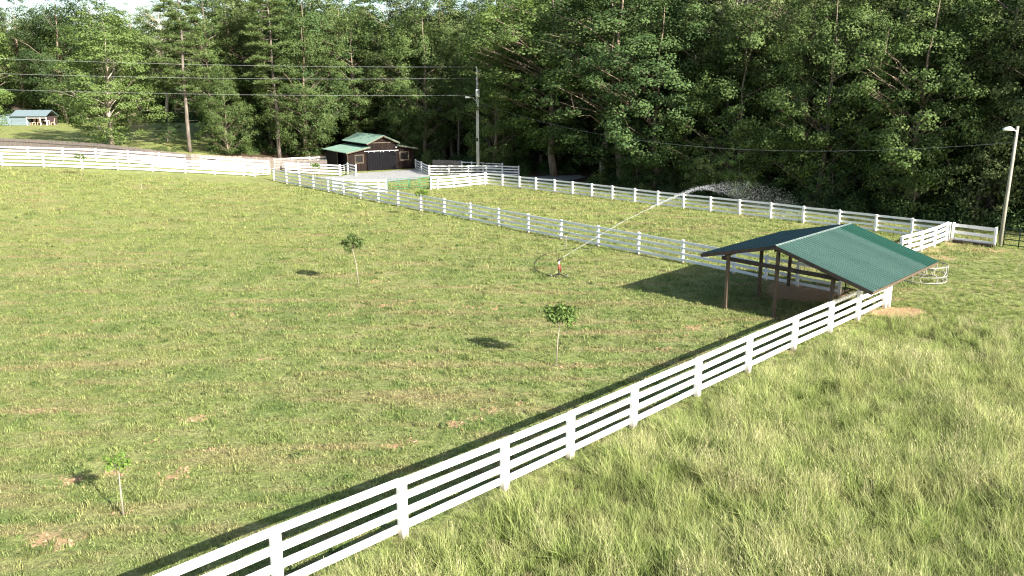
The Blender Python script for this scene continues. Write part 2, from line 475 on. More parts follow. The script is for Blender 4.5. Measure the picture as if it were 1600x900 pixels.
# ------------------------------------------------------------------ the ground
def lines(segs):
    out = []
    for a, b, st in segs:
        n = max(1, int(round((b - a) / st)))
        out += list(np.linspace(a, b, n, endpoint=False))
    return np.array(out + [segs[-1][1]])
gx = lines([(-1600, -300, 130), (-300, -90, 8), (-90, -32, 1.5), (-32, 34, 0.33), (34, 70, 1.5), (70, 300, 8), (300, 1600, 130)])
gy = lines([(-300, 0, 30), (0, 14, 2), (14, 62, 0.33), (62, 130, 1.0), (130, 300, 6), (300, 2500, 150)])
XX, YY = np.meshgrid(gx, gy)
ZZ = tz(XX, YY) * np.clip(1 - (np.abs(XX) - 300) / 600, 0, 1)
soil = np.zeros_like(XX)
SOIL = []
for (px, py, r, k) in [(1398, 489, 1.15, 1.15), (1425, 486, 0.8, .95), (1250, 459, 1.9, 1.25), (1230, 449, 1.2, 1.15), (1290, 457, 1.4, 1.2), (1268, 466, 1.0, 1.1),
                       (615, 697, .40, .85), (640, 690, .35, .7), (712, 662, .45, .8), (738, 654, .35, .7), (770, 640, .40, .75), (815, 630, .35, .7),
                       (300, 655, .40, .75), (330, 649, .35, .7), (270, 745, .45, .7), (285, 735, .35, .65), (70, 845, .55, .8), (100, 850, .4, .7), (338, 700, .30, .7),
                       (110, 752, .45, .75), (180, 738, .45, .6), (655, 605, .30, .7), (640, 567, .3, .6), (1083, 512, .5, .75), (1040, 545, .4, .7), (1068, 525, .35, .7),
                       (1445, 390, 2.0, .55), (1500, 383, 2.2, .5), (1540, 392, 1.8, .55), (1470, 402, 1.6, .5), (1330, 515, .5, .6),
                       (560, 480, .6, .55), (600, 478, .6, .55), (640, 472, .6, .5), (520, 492, .5, .55), (730, 480, .5, .55), (775, 482, .35, .6),
                       (888, 520, .3, .5), (530, 447, .6, .5), (585, 440, .6, .5), (875, 575, .4, .55), (900, 572, .4, .5), (1120, 505, .5, .6),
                       (193, 800, .25, .7), (240, 690, .3, .5), (60, 640, .5, .5), (360, 492, .8, .45), (150, 500, .9, .45), (420, 560, .4, .5)]:
    c = spot(px, py)
    if py > 520 or px < 1000: r *= .82
    SOIL.append((c.x, c.y, r, k))
    d2 = ((XX - c.x) ** 2 + (YY - c.y) ** 2) / (r * r)
    soil = np.maximum(soil, k * np.exp(-d2 * 0.9))
QQ = XX * SUNN[0] + YY * SUNN[1]
SS_ = XX * SUNV[0] + YY * SUNV[1]
litter = ss((QQ - 70.5) / 4.0) * ss((XX + 40) / 12.0)
litter = np.maximum(litter, ss((YY - 119) / 5.0) * ss((XX + 46) / 5.0))
litter = np.maximum(litter, ss((YY - 172) / 8.0))
bare = (1 - ss((QQ - 66) / 3)) * ss((130 - YY) / 10)
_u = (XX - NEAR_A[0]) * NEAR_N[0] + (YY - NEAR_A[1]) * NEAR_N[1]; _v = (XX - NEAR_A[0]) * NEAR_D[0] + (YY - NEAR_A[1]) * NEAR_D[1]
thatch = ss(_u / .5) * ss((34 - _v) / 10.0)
vid = np.arange(XX.size).reshape(XX.shape)
quads = np.stack([vid[:-1, :-1], vid[:-1, 1:], vid[1:, 1:], vid[1:, :-1]], -1).reshape(-1, 4)
gme = np_mesh("ground", np.stack([XX, YY, ZZ], -1).reshape(-1, 3), quads, [M['ground']],
              {"soil": ('POINT', soil), "litter": ('POINT', litter), "bare": ('POINT', bare), "thatch": ('POINT', thatch)}, smooth=True)
ground = tag(link("ground", gme), "mown green pasture ground with dry streaks and bare reddish soil", "ground", kind="structure")

def sheet(name, pts, mat, label, cat, dz=0.02, step=1.0):
    vs = [spot(*p) for p in pts]
    bm = bmesh.new()
    # rough the edge between corner points
    ring = []
    rr = random.Random(len(pts))
    for i, a in enumerate(vs):
        b = vs[(i + 1) % len(vs)]
        n = max(1, int((b - a).length / step))
        for k in range(n):
            p = a.lerp(b, k / n)
            p = p + Vector((rr.uniform(-.25, .25), rr.uniform(-.4, .4), 0))
            ring.append(bm.verts.new((p.x, p.y, float(tz(p.x, p.y)) + dz)))
    f = bm.faces.new(ring)
    bmesh.ops.triangulate(bm, faces=[f])
    bmesh.ops.recalc_face_normals(bm, faces=bm.faces[:])
    if sum(fc.normal.z for fc in bm.faces) < 0:
        bmesh.ops.reverse_faces(bm, faces=bm.faces[:])
    me = bpy.data.meshes.new(name); bm.to_mesh(me); bm.free(); me.materials.append(mat)
    return tag(link(name, me), label, cat, kind="structure")
sheet("gravel_yard", [(556, 271), (600, 268.5), (650, 264.5), (674, 276), (650, 280.5), (606, 284), (560, 283.5), (510, 280.5), (480, 277), (536, 276)],
      M['gravel'], "grey gravel yard in front of the dark barn", "yard", 0.06)
sheet("gravel_path", [(824, 276.5), (860, 275), (908, 274.2), (916, 277.5), (880, 283), (845, 286), (826, 285)], M['path'],
      "pale track curving away behind the back paddock fence", "path", 0.06)

# ------------------------------------------------------------------ scattering (only for what nobody could count)
def scatter(name, pts, rot, scl, idx, sources, label, cat):
    me = bpy.data.meshes.new(name)
    n = len(pts)
    me.vertices.add(n); me.vertices.foreach_set("co", np.asarray(pts, np.float32).ravel())
    a = me.attributes.new("rot", 'FLOAT_VECTOR', 'POINT'); a.data.foreach_set("vector", np.asarray(rot, np.float32).ravel())
    a = me.attributes.new("scl", 'FLOAT_VECTOR', 'POINT'); a.data.foreach_set("vector", np.asarray(scl, np.float32).ravel())
    a = me.attributes.new("idx", 'INT', 'POINT'); a.data.foreach_set("value", np.asarray(idx, np.int32))
    col = bpy.data.collections.new(name + "_source")
    for i, (smesh) in enumerate(sources):
        so = bpy.data.objects.new("%s_tuft_%02d" % (name, i), smesh)
        col.objects.link(so)
    ng = bpy.data.node_groups.new(name + "_scatter", 'GeometryNodeTree')
    ng.interface.new_socket("Geometry", in_out='INPUT', socket_type='NodeSocketGeometry')
    ng.interface.new_socket("Geometry", in_out='OUTPUT', socket_type='NodeSocketGeometry')
    gi = ng.nodes.new("NodeGroupInput"); go = ng.nodes.new("NodeGroupOutput")
    ci = ng.nodes.new("GeometryNodeCollectionInfo"); ci.inputs["Collection"].default_value = col
    ci.inputs["Separate Children"].default_value = True; ci.inputs["Reset Children"].default_value = True
    iop = ng.nodes.new("GeometryNodeInstanceOnPoints"); iop.inputs["Pick Instance"].default_value = True
    def na(nm, typ):
        k = ng.nodes.new("GeometryNodeInputNamedAttribute"); k.data_type = typ; k.inputs["Name"].default_value = nm
        return [s for s in k.outputs if s.name == "Attribute" and s.enabled][0]
    e2r = ng.nodes.new("FunctionNodeEulerToRotation")
    ng.links.new(na("rot", 'FLOAT_VECTOR'), e2r.inputs[0])
    ng.links.new(gi.outputs[0], iop.inputs["Points"]); ng.links.new(ci.outputs[0], iop.inputs["Instance"])
    ng.links.new(na("idx", 'INT'), iop.inputs["Instance Index"])
    ng.links.new(e2r.outputs[0], iop.inputs["Rotation"]); ng.links.new(na("scl", 'FLOAT_VECTOR'), iop.inputs["Scale"])
    ng.links.new(iop.outputs[0], go.inputs[0])
    o = link(name, me)
    mod = o.modifiers.new("scatter", 'NODES'); mod.node_group = ng
    for m in {s.materials[0].name: s.materials[0] for s in sources}.values():
        me.materials.append(m)
    return tag(o, label, cat, kind="stuff")

# ------------------------------------------------------------------ board fences
def post_mesh(name, cap):
    bm = bmesh.new()
    h = 0.5
    def ring(z, k): return [bm.verts.new((sx * h * k, sy * h * k, z)) for sx, sy in ((-1, -1), (1, -1), (1, 1), (-1, 1))]
    zs = [(-0.12, 1.0), (0.965, 1.0), (0.968, 1.0), (0.985, 0.92), (1.0, 0.45 if cap else 0.8)]
    rs = [ring(z, k) for z, k in zs]
    for a, b in zip(rs[:-1], rs[1:]):
        for i in range(4): bm.faces.new((a[i], a[(i + 1) % 4], b[(i + 1) % 4], b[i]))
    bm.faces.new(rs[-1]); bm.faces.new(rs[0][::-1])
    me = bpy.data.meshes.new(name); bm.to_mesh(me); bm.free(); me.materials.append(M['white_post']); return me
POST = post_mesh("fence_post", True)
RAIL = MB().box((0, 0, 0), (1, 1, 1)).mesh("fence_rail", M['white'], bevel=0.0)

def put_bar(name, a, b, w, h, parent, mesh):
    """a box of unit mesh stretched from a to b (width w across, h upright)"""
    a, b = Vector(a), Vector(b); d = b - a; L = d.length
    o = link(name, mesh, parent)
    yaw = math.atan2(d.y, d.x); pit = -math.asin(max(-1, min(1, d.z / L)))
    o.location = (a + b) / 2 - (parent.location if parent is not None else Vector())
    o.rotation_euler = (0, pit, yaw); o.scale = (L, w, h)
    return o

def project_x(p):
    d = Vector(p) - Vector((0, 0, CAM_H)); fw = d.y * _cp - d.z * _sp
    return 800 + F_PX * d.x / fw

def along(a, b, pxs):
    """points of the straight line a-b on the ground at these columns of the survey photograph"""
    out = []
    for px in pxs:
        lo, hi = -0.4, 1.4
        f = lambda t: project_x(V(a.x + (b.x - a.x) * t, a.y + (b.y - a.y) * t)) - px
        sgn = 1 if f(hi) > f(lo) else -1
        for _ in range(50):
            m = (lo + hi) / 2
            if f(m) * sgn > 0: hi = m
            else: lo = m
        out.append(V(a.x + (b.x - a.x) * lo, a.y + (b.y - a.y) * lo))
    return out

def board_fence(label, pts, h=1.45, side=1, rails=4, pw=0.155, rh=0.175, name="board_fence", lean=0.012, first=0.90, group=None, skip_posts=()):
    """posts and boards, each a part; boards nailed on the left (side=1) or right (side=-1) of the walking direction"""
    hs = list(h) if hasattr(h, '__len__') else [h] * len(pts)
    root = thing(name, pts[0].copy(), label, "fence", group)
    rr = random.Random(int(pts[0].x * 100))
    yaw0 = None
    for i, p in enumerate(pts):
        q = pts[i + 1] if i + 1 < len(pts) else p + (p - pts[i - 1])
        yaw = math.atan2(q.y - p.y, q.x - p.x)
        if i in skip_posts: continue
        o = link("post", POST, root, p - root.location)
        o.rotation_euler = (rr.uniform(-lean, lean), rr.uniform(-lean, lean), yaw)
        o.scale = (pw, pw, hs[i] * rr.uniform(0.985, 1.015))
    for ib, (a, b) in enumerate(zip(pts[:-1], pts[1:])):
        d = (b - a); d.z = 0; d.normalize(); n = Vector((-d.y, d.x, 0)) * side
        off = n * (pw / 2 + 0.021)
        for k in range(rails):
            fr_ = first - k * (first - 0.145) / max(1, rails - 1)
            za, zb = hs[ib] * fr_, hs[ib + 1] * fr_
            j = rr.uniform(-0.02, 0.02); j2 = rr.uniform(-0.02, 0.02)
            put_bar("rail", a + off + d * 0.006 + Vector((0, 0, za + j)), b + off - d * 0.006 + Vector((0, 0, zb + j2)), 0.036, rh * rr.uniform(.95, 1.05), root, RAIL)
    return root

# near fence between the mown pasture and the tall grass
def near_pt(px, py):
    c = spot(px, py); t = (np.array([c.x, c.y]) - NEAR_A) @ NEAR_D
    return V(*(NEAR_A + NEAR_D * t))
near_pts = [near_pt(*p) for p in [(435, 932), (632, 841), (786, 764), (889, 716), (988, 669), (1084, 619), (1166, 581), (1233.5, 546), (1292, 520), (1342, 501), (1386, 481)]]
for k in range(3):
    near_pts.insert(0, V(near_pts[0].x - 2.35, near_pts[0].y - 2.44))
near = board_fence("long white four-board fence running between mown pasture and tall grass in front", near_pts, [1.74, 1.74, 1.73, 1.70, 1.61, 1.51] + [1.50] * (len(near_pts) - 6), +1, pw=0.19, rh=0.20)
# the double gate post at its end
e = near_pts[-1] + Vector((0.22, 0.10, 0))
o = link("post", POST, near, e - near.location); o.scale = (0.19, 0.19, 1.46); o.rotation_euler = (0, 0, 0.8)

MID_A, MID_B = spot(428, 282), spot(1065.5, 410.5)
mid_pts = along(MID_A, MID_B, [428, 448, 468.5, 490, 513, 537, 563, 591, 622, 657, 694, 735, 779, 825.5, 876, 934, 997, 1066, 1146, 1196, 1245, 1311])
board_fence("white four-board fence crossing the middle of the view down to the open shelter", mid_pts, 1.48, -1, rh=0.165)

BACK_A, BACK_B = spot(759.5, 289), spot(1253, 348.5)
back_pts = along(BACK_A, BACK_B, [759.5, 784.5, 811, 837, 866, 894, 924, 956, 991, 1027, 1067, 1109, 1154.5, 1203, 1254, 1309.5, 1367, 1423, 1481])
board_fence("long white back fence of the paddock along the dark forest edge", back_pts, 1.42, +1, rh=0.16)

board_fence("short white fence ending at green gates opposite the utility pole", [spot(673.5, 296.3), spot(684, 295.8), spot(709, 294), spot(734, 291.6), back_pts[0] + Vector((-.12, -.05, 0))], 1.42, +1, rh=0.185)
board_fence("short white fence angling from the shelter roof up to the back corner",
            [spot(1406, 403), spot(1419, 399), spot(1438, 393.5), spot(1459, 386.5), back_pts[-1] + Vector((-.25, -.2, 0))], 1.45, +1, rh=0.20)
corner_pts = [back_pts[-1] + Vector((.22, -.12, 0)), spot(1552.5, 386)]
corner_f = board_fence("single white fence panel beside the lamp pole", corner_pts, 1.42, +1, rails=3, rh=0.22, first=0.86)
d = corner_pts[1] - corner_pts[0]
tb = thing("timber_beam", corner_pts[0] + Vector((-.1, -.35, 0)), "dark timber beam lying under the white panel near the lamp pole", "beam")
MB().beam((0, 0, 0.10), (d.x * .98, d.y * .98, 0.10 + d.z), 0.26, 0.26).build("timber", M['dark_wood'], tb, bevel=0.015)

lf = [(-70, 257.5), (4.5, 259.8), (69, 261.3), (129, 263.7), (184.5, 265.7), (239, 268), (290, 270.5), (336, 272.7), (381.5, 274.6), (398.5, 276)]
board_fence("white front fence along the far upper edge of the pasture", [spot(*p) for p in lf], 1.62, -1, rh=0.20, pw=0.17)
lb = [(-60, 246), (-8, 247.2), (45.5, 248.8), (99.5, 250.6), (151.5, 252.6), (201.5, 255.5), (250, 259), (292, 262), (340, 265.5), (382, 268), (420, 270.5)]
board_fence("white second fence behind the front one with pickets beyond it", [spot(*p) for p in lb], 1.62, -1, rh=0.20, pw=0.17)
board_fence("white fence nearest the barn's open stable side ending at grey gate", [spot(447, 270.5), spot(467, 271.3), spot(499, 273), spot(531.5, 274.7)], 1.42, -1, rh=0.18)
board_fence("white fence running behind into the barn's side wall", [spot(429, 264), spot(458, 262.5), spot(484, 261), spot(511, 259.6)], 1.42, -1, rh=0.18)
board_fence("white stub of fence beside the barn window", [spot(543.5, 272.2), spot(556.5, 275.2)], 1.42, -1, rh=0.15)
board_fence("white fence piece from the middle fence to the green gates", [spot(521, 298.2), spot(559, 300.8), spot(592, 301.3), spot(604, 301.4)], 1.42, -1, rh=0.19)
board_fence("shaded white fence from barn corner past the utility pole", [spot(649.5, 263.5), spot(658.5, 268), spot(671, 274), spot(702, 274), spot(732, 273.8), spot(760, 273.8), spot(785, 274.5), spot(810.6, 275.3)], 1.30, -1, rh=0.14)
board_fence("grey shaded fence far back under trees behind the utility pole", [spot(722, 268.6), spot(737, 269.3), spot(755, 270.3), spot(785, 271.8)], 1.42, -1, rails=3, rh=0.11)

# ------------------------------------------------------------------ pipe gates
def pipe_gate(label, a, b, h, mat, bars=5, ups=2, r=0.028, z0=0.18, name="pipe_gate", cat="gate", posts=False):
    root = thing(name, a.copy(), label, cat)
    d = b - a
    for k in range(bars):
        z = z0 + (h - z0) * k / (bars - 1)
        MB().tube([(0, 0, z), (d.x, d.y, z + d.z)], r, 6).build("bar", mat, root, smooth=True)
    for k in range(ups + 2):
        t = k / (ups + 1)
        MB().tube([(d.x * t, d.y * t, (0.0 if posts else z0) + d.z * t), (d.x * t, d.y * t, h + d.z * t)], r * 1.15, 6).build("upright", mat, root, smooth=True)
    return root
g0, g1, gm = spot(606.5, 298.5), spot(671.5, 295.5), spot(638.5, 296.8)
pipe_gate("green pipe gate leaf hinged on the white fence piece by the middle fence", g0, gm, 1.25, M['gate_green'], 5, 1)
pipe_gate("green pipe gate leaf hinged on the short fence opposite the utility pole", gm + Vector((.12, -.02, 0)), g1, 1.30, M['gate_green'], 5, 1)
pipe_gate("grey pipe gate between white fence end and stub at barn", spot(533, 274.5), spot(543, 272.4), 1.25, M['galv'], 5, 1)
pipe_gate("white pipe gate closing the lane between the upper fences", spot(400.5, 275.6), spot(422, 274.2), 1.35, M['patio_white'], 6, 1, r=0.05)
pipe_gate("dark pipe gate under the shelter's low eave", mid_pts[-1] + Vector((.25, -.1, 0)), near_pts[-1] + Vector((-.2, .35, 0)), 1.30, M['gate_dark'], 5, 1)
pipe_gate("dark green pipe fence beyond the lamp pole", spot(1567, 386), spot(1665, 398), 1.35, M['gate_dark'], 4, 3, r=0.035, name="pipe_fence", cat="fence", posts=True)

# ------------------------------------------------------------------ weathered picket fence behind the upper pasture
def picket_fence(label, top_px, depth_pts, h):
    root = thing("picket_fence", depth_pts[0].copy(), label, "fence")
    vs, fs = [], []
    rr = random.Random(3)
    for a, b in zip(depth_pts[:-1], depth_pts[1:]):
        L = (b - a).length; n = int(L / 0.16); d = (b - a) / n
        du = Vector((d.x, d.y, 0)).normalized(); nn = Vector((-du.y, du.x, 0))
        mbp = MB()
        for k in range(n):
            p = a + d * (k + .5) - root.location
            hh = h + rr.uniform(-.05, .05)
            mbp.box(p + Vector((0, 0, hh / 2)) + nn * rr.uniform(-.01, .01), (0.14, 0.02, hh), Matrix.Rotation(math.atan2(du.y, du.x), 3, 'Z'))
        o = mbp.build("picket_panel", M['plank_fence'], root)
        o["kind"] = "stuff"
        for z in (0.35, h - 0.35):
            put_bar("rail", a - nn * 0.04 + Vector((0, 0, z)), b - nn * 0.04 + Vector((0, 0, z)), 0.05, 0.09, root, RAILW)
    return root
RAILW = MB().box((0, 0, 0), (1, 1, 1)).mesh("wood_rail", M['plank_fence'])
def behind(px, ytop, h):
    """foot of a fence of height h whose top shows at (px, ytop), searched along the sight line"""
    best = None
    for y in np.linspace(ytop + 4, ytop + 40, 300):
        c = spot(px, y); d = c + Vector((0, 0, h)) - Vector((0, 0, CAM_H))
        fw = d.y * _cp - d.z * _sp; up = d.y * _sp + d.z * _cp
        e = abs(450 - F_PX * up / fw - ytop)
        if best is None or e < best[0]: best = (e, c)
    return best[1]
pk = [behind(px, y, 1.75) for px, y in [(-60, 212), (0, 215.5), (80, 219.5), (160, 224.5), (230, 233), (300, 241), (380, 244.5), (460, 248), (512, 250)]]
picket_fence("weathered wooden picket fence behind the white fences of the upper pasture", None, pk, 1.75)
pk2 = [spot(676, 266.0), spot(700, 267.0), spot(722, 268.2)]
picket_fence("short dark wooden fence in shade behind the barn corner", None, pk2, 1.4)

# ------------------------------------------------------------------ open shelter with ribbed green roof
FL = spot(1132.5, 483.5); FL.z = 0.0
SV = Vector((0.681, 0.732, 0)); SU = Vector((0.732, -0.681, 0))
shelter = thing("open_shelter", FL.copy(), "open timber shelter with ribbed green metal roof beside the near fence", "shelter")
def SW(u, v, z): return SU * u + SV * v + Vector((0, 0, z))
U_R, Z_R, U_L, Z_L, U_E, Z_E, V0, V1 = 2.53, 3.58, -1.38, 2.68, 7.15, 2.14, -0.15, 8.75
def roof_z(u):
    return Z_R + (Z_L - Z_R) * (U_R - u) / (U_R - U_L) if u < U_R else Z_R + (Z_E - Z_R) * (u - U_R) / (U_E - U_R)
for (u, v) in [(0, 0.05), (0, 3.6), (0, 7.14), (2.54, 0.15), (2.54, 7.2), (5.28, 0.1), (5.28, 3.65), (5.28, 7.2)]:
    top = roof_z(u) - 0.20
    MB().beam(SW(u, v, -0.1), SW(u, v, top), 0.15, 0.15, SV).build("post", M['post_wood'], shelter, bevel=0.008)
for v in (0.12, 7.2):
    MB().beam(SW(-0.35, v - .1, 2.60), SW(5.6, v - .1, 2.42), 0.05, 0.20).build("cross_beam", M['dark_wood'], shelter)
for u in (-0.02, 5.3, 2.54):
    MB().beam(SW(u - .1, V0 + .1, roof_z(u) - .20), SW(u - .1, V1 - .1, roof_z(u) - .20), 0.05, 0.22).build("header_beam", M['dark_wood'], shelter)
for k in range(8):
    v = V0 + 0.08 + k * (V1 - V0 - 0.16) / 7
    MB().beam(SW(U_L + .03, v, Z_L - .085), SW(U_R, v, Z_R - .085), 0.05, 0.13).build("rafter", M['dark_wood'], shelter)
    MB().beam(SW(U_R, v, Z_R - .085), SW(U_E - .03, v, Z_E - .085), 0.05, 0.13).build("rafter", M['dark_wood'], shelter)
for (ua, za, ub, zb) in ((U_L - .02, Z_L, U_R, Z_R), (U_R, Z_R, U_E + .02, Z_E)):
    MB().beam(SW(ua, V0 - .035, za - .09), SW(ub, V0 - .035, zb - .09), 0.035, 0.17).build("fascia_board", M['dark_wood'], shelter)
    MB().beam(SW(ua, V1 + .035, za - .09), SW(ub, V1 + .035, zb - .09), 0.035, 0.17).build("fascia_board", M['dark_wood'], shelter)
MB().beam(SW(U_E + .03, V0 - .02, Z_E - .09), SW(U_E + .03, V1 + .02, Z_E - .09), 0.035, 0.13).build("fascia_board", M['post_wood'], shelter)
MB().beam(SW(U_L - .03, V0 - .02, Z_L - .09), SW(U_L - .03, V1 + .02, Z_L - .09), 0.035, 0.13).build("fascia_board", M['dark_wood'], shelter)

def ribbed_sheet(u0, z0, u1, z1, va, vb, mat, parent, segs=4):
    """one metal roofing sheet, ribs running down the slope every 0.3 m"""
    prof = []
    n = int(round((vb - va) / 0.30)); w = (vb - va) / n
    for k in range(n):
        s = va + k * w
        prof += [(s, 0, 1.0), (s + w * .30, 0, 1.0), (s + w * .40, 0, 0.0), (s + w * .60, 0, 0), (s + w * .68, .042, 0), (s + w * .88, .042, 0), (s + w * .985, 0, 1.0)]
    prof.append((vb, 0.0, 1.0))
    vs = [];
    for i in range(segs + 1):
        t = i / segs
        for (v, hh, _d) in prof:
            vs.append(SW(u0 + (u1 - u0) * t, v, z0 + (z1 - z0) * t + hh + 0.004))
    m = len(prof)
    fs = [(i * m + j, i * m + j + 1, (i + 1) * m + j + 1, (i + 1) * m + j) for i in range(segs) for j in range(m - 1)]
    mb = MB().add(vs, fs)
    o = mb.build("roof_sheet", mat, parent)
    a = o.data.attributes.new("dirt", 'FLOAT', 'POINT')
    a.data.foreach_set("value", np.tile([p_[2] for p_ in prof], segs + 1).astype(np.float32))
    return o
ns = 10; wv = (V1 - V0 + 0.1) / ns
for k in range(ns):
    va = V0 - .05 + k * wv; vb = va + wv - 0.004
    mm = M['green_roof_new'] if k >= 8 else (M['green_roof_worn'] if k in (1, 3, 4, 6) else M['green_roof'])
    if k < 8: mm = M['green_roof_worn']
    ribbed_sheet(U_R + .02, Z_R, U_E + .06, Z_E - .012, va, vb, mm, shelter)
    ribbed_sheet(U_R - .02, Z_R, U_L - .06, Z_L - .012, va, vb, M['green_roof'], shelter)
cap = MB()
cap.poly([SW(U_R - .09, V0 - .08, Z_R + .012), SW(U_R, V0 - .08, Z_R + .062), SW(U_R, V1 + .08, Z_R + .062), SW(U_R - .09, V1 + .08, Z_R + .012)])
cap.poly([SW(U_R, V0 - .08, Z_R + .062), SW(U_R + .09, V0 - .08, Z_R + .005), SW(U_R + .09, V1 + .08, Z_R + .005), SW(U_R, V1 + .08, Z_R + .062)])
cap.build("ridge_cap", M['ridge_cap'], shelter)

# ------------------------------------------------------------------ the dark barn
BC = spot(544, 268.5); BC.z = float(tz(BC.x, BC.y))
BE = Vector((0.846, 0.533, 0)); BN = Vector((-0.533, 0.846, 0))
barn = thing("barn", BC.copy(), "dark wooden stable barn with raised centre and green metal roofs", "barn")
def BW(u, v, z): return BE * u + BN * v + Vector((0, 0, z))
W, Dp = 9.65, 8.0
def wall_panel(name, pts, mat, thick=0.08, nrm=None, parent=barn):
    a, b, c = pts[0], pts[1], pts[2]
    n = nrm or (b - a).cross(c - a).normalized()
    return MB().poly(pts, thick, n).build(name, mat, parent)
# front boards: each board its own piece, cut at the roof line and round the openings
def front_top(u):
    if u < 2.95: return 2.50 + (3.06 - 2.50) * u / 2.95
    if u < 7.0: return 3.66 + (4.50 - 3.66) * (1 - abs(u - 4.95) / 2.05)
    return 3.20 - (3.20 - 2.72) * (u - 7.0) / 2.65
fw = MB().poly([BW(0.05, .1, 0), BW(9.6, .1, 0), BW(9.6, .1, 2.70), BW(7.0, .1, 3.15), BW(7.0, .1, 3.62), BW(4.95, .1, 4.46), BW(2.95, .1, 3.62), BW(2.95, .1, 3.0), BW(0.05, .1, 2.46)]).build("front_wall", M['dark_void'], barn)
nb = 34; bwid = W / nb
rb = random.Random(5)
for k in range(nb):
    u0, u1 = k * bwid + .006, (k + 1) * bwid - .006; uc = (u0 + u1) / 2
    cuts = [(0.02, front_top(uc) - .02)]
    if 1.08 < uc < 2.12: cuts = [(0.02, 1.12), (2.06, front_top(uc) - .02)]
    if 7.52 < uc < 8.70: cuts = [(0.02, 1.24), (2.22, front_top(uc) - .02)]
    for (za, zb) in cuts:
        t = rb.uniform(0, .012)
        MB().box(BW(uc, .045 - t, (za + zb) / 2), (u1 - u0, .04, zb - za), Matrix.Rotation(math.atan2(BE.y, BE.x), 3, 'Z')).build("wall_board", M['barn'], barn)
def frame(u0, u1, z0, z1):
    fr = MB().box(BW((u0 + u1) / 2, .07, (z0 + z1) / 2), (u1 - u0, .02, z1 - z0), Matrix.Rotation(math.atan2(BE.y, BE.x), 3, 'Z')).build("window", M['dark_void'], barn)
    rot = Matrix.Rotation(math.atan2(BE.y, BE.x), 3, 'Z')
    for (cu, cz, su, sz) in (((u0 + u1) / 2, z1 + .05, u1 - u0 + .2, .1), ((u0 + u1) / 2, z0 - .05, u1 - u0 + .2, .1), (u0 - .05, (z0 + z1) / 2, .1, z1 - z0), (u1 + .05, (z0 + z1) / 2, .1, z1 - z0)):
        MB().box(BW(cu, -.005, cz), (su, .05, sz), rot).build("frame", M['barn_trim'], fr)
frame(1.08, 2.12, 1.12, 2.06); frame(7.52, 8.70, 1.24, 2.22)
rot = Matrix.Rotation(math.atan2(BE.y, BE.x), 3, 'Z')
for (u0, u1, off) in ((2.72, 4.76, -.09), (4.80, 6.86, -.09)):
    dr = MB().box(BW((u0 + u1) / 2, off, 1.25), (u1 - u0, .05, 2.44), rot).build("sliding_door", M['barn_door'], barn)
    n = 7
    for k in range(n + 1):
        MB().box(BW(u0 + (u1 - u0) * k / n, off - .034, 1.25), (.035, .018, 2.42), rot).build("batten", M['barn_door'], dr)
tr = MB().box(BW(4.75, -.16, 2.56), (4.9, .05, .07), rot).build("door_track", M['galv'], barn)
for u in (2.9, 3.7, 4.6, 5.0, 5.9, 6.7):
    MB().box(BW(u, -.14, 2.50), (.06, .04, .22), rot).build("hanger", M['galv'], tr)
MB().box(BW(4.95, 0.005, 3.62), (4.1, .03, .09), rot).build("gable_trim", M['barn_trim'], barn)
MB().tube([BW(6.9, -.02, 3.0), BW(6.9, -.18, 2.95)], 0.10, 8).build("barn_light", M['lamp'], barn)
# sides and back
for (u, h0) in ((0.0, 2.44), (W, 2.66)):
    sx = 1 if u == 0 else -1
    if u == 0:
        segs = [(0.0, 1.1), (4.2, 5.6), (7.6, 8.0)]
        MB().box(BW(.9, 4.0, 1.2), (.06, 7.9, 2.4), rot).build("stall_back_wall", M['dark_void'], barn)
        for (v0, v1, mt) in ((0.0, .18, 'barn_trim'), (3.7, 3.88, 'barn_trim'), (3.88, 7.95, 'barn')):
            MB().box(BW(.03, (v0 + v1) / 2, h0 / 2), (.06, v1 - v0, h0), rot).build("side_wall", M[mt], barn)
        MB().box(BW(.03, 4.0, h0 + .02), (.09, 8.0, .2), rot).build("side_beam", M['barn_trim'], barn)
    else:
        MB().box(BW(u - .03, 4.05, h0 / 2), (.06, 7.9, h0), rot).build("side_wall", M['barn'], barn)
for (u, za, zb) in ((2.95, 2.9, 3.66), (7.0, 3.0, 3.66)):
    MB().box(BW(u, 4.05, (za + zb) / 2), (.06, 7.85, zb - za), rot).build("clerestory_wall", M['barn_door'], barn)
MB().poly([BW(0, Dp, 0), BW(W, Dp, 0), BW(W, Dp, 2.66), BW(7.0, Dp, 3.1), BW(7.0, Dp, 3.6), BW(4.95, Dp, 4.4), BW(2.95, Dp, 3.6), BW(2.95, Dp, 2.95), BW(0, Dp, 2.42)], .06, BN).build("back_wall", M['barn'], barn)
def roof_slope(pa, pb, name="roof"):
    """pa, pb: (u,z) of the low and high edge"""
    (ua, za), (ub, zb) = pa, pb
    a, b, c, d_ = BW(ua, -.45, za), BW(ub, -.45, zb), BW(ub, Dp + .35, zb), BW(ua, Dp + .35, za)
    n = (b - a).cross(c - a).normalized()
    if n.z < 0: n = -n
    r = MB().poly([a, b, c, d_], .05, n).build(name, M['green_roof_barn'], barn)
    k = int((Dp + .8) / .6)
    for i in range(k + 1):
        t = i / k
        MB().beam(a.lerp(d_, t) + n * .062, b.lerp(c, t) + n * .062, .04, .025, n).build("seam", M['green_roof_barn'], r)
    MB().beam(a - n * .07, b - n * .07, .03, .14, n).build("barge_board", M['barn_trim'], r)
roof_slope((-.35, 2.44), (3.05, 3.10)); roof_slope((2.55, 3.52), (4.97, 4.56)); roof_slope((7.35, 3.52), (4.93, 4.56)); roof_slope((10.0, 2.70), (6.95, 3.24))

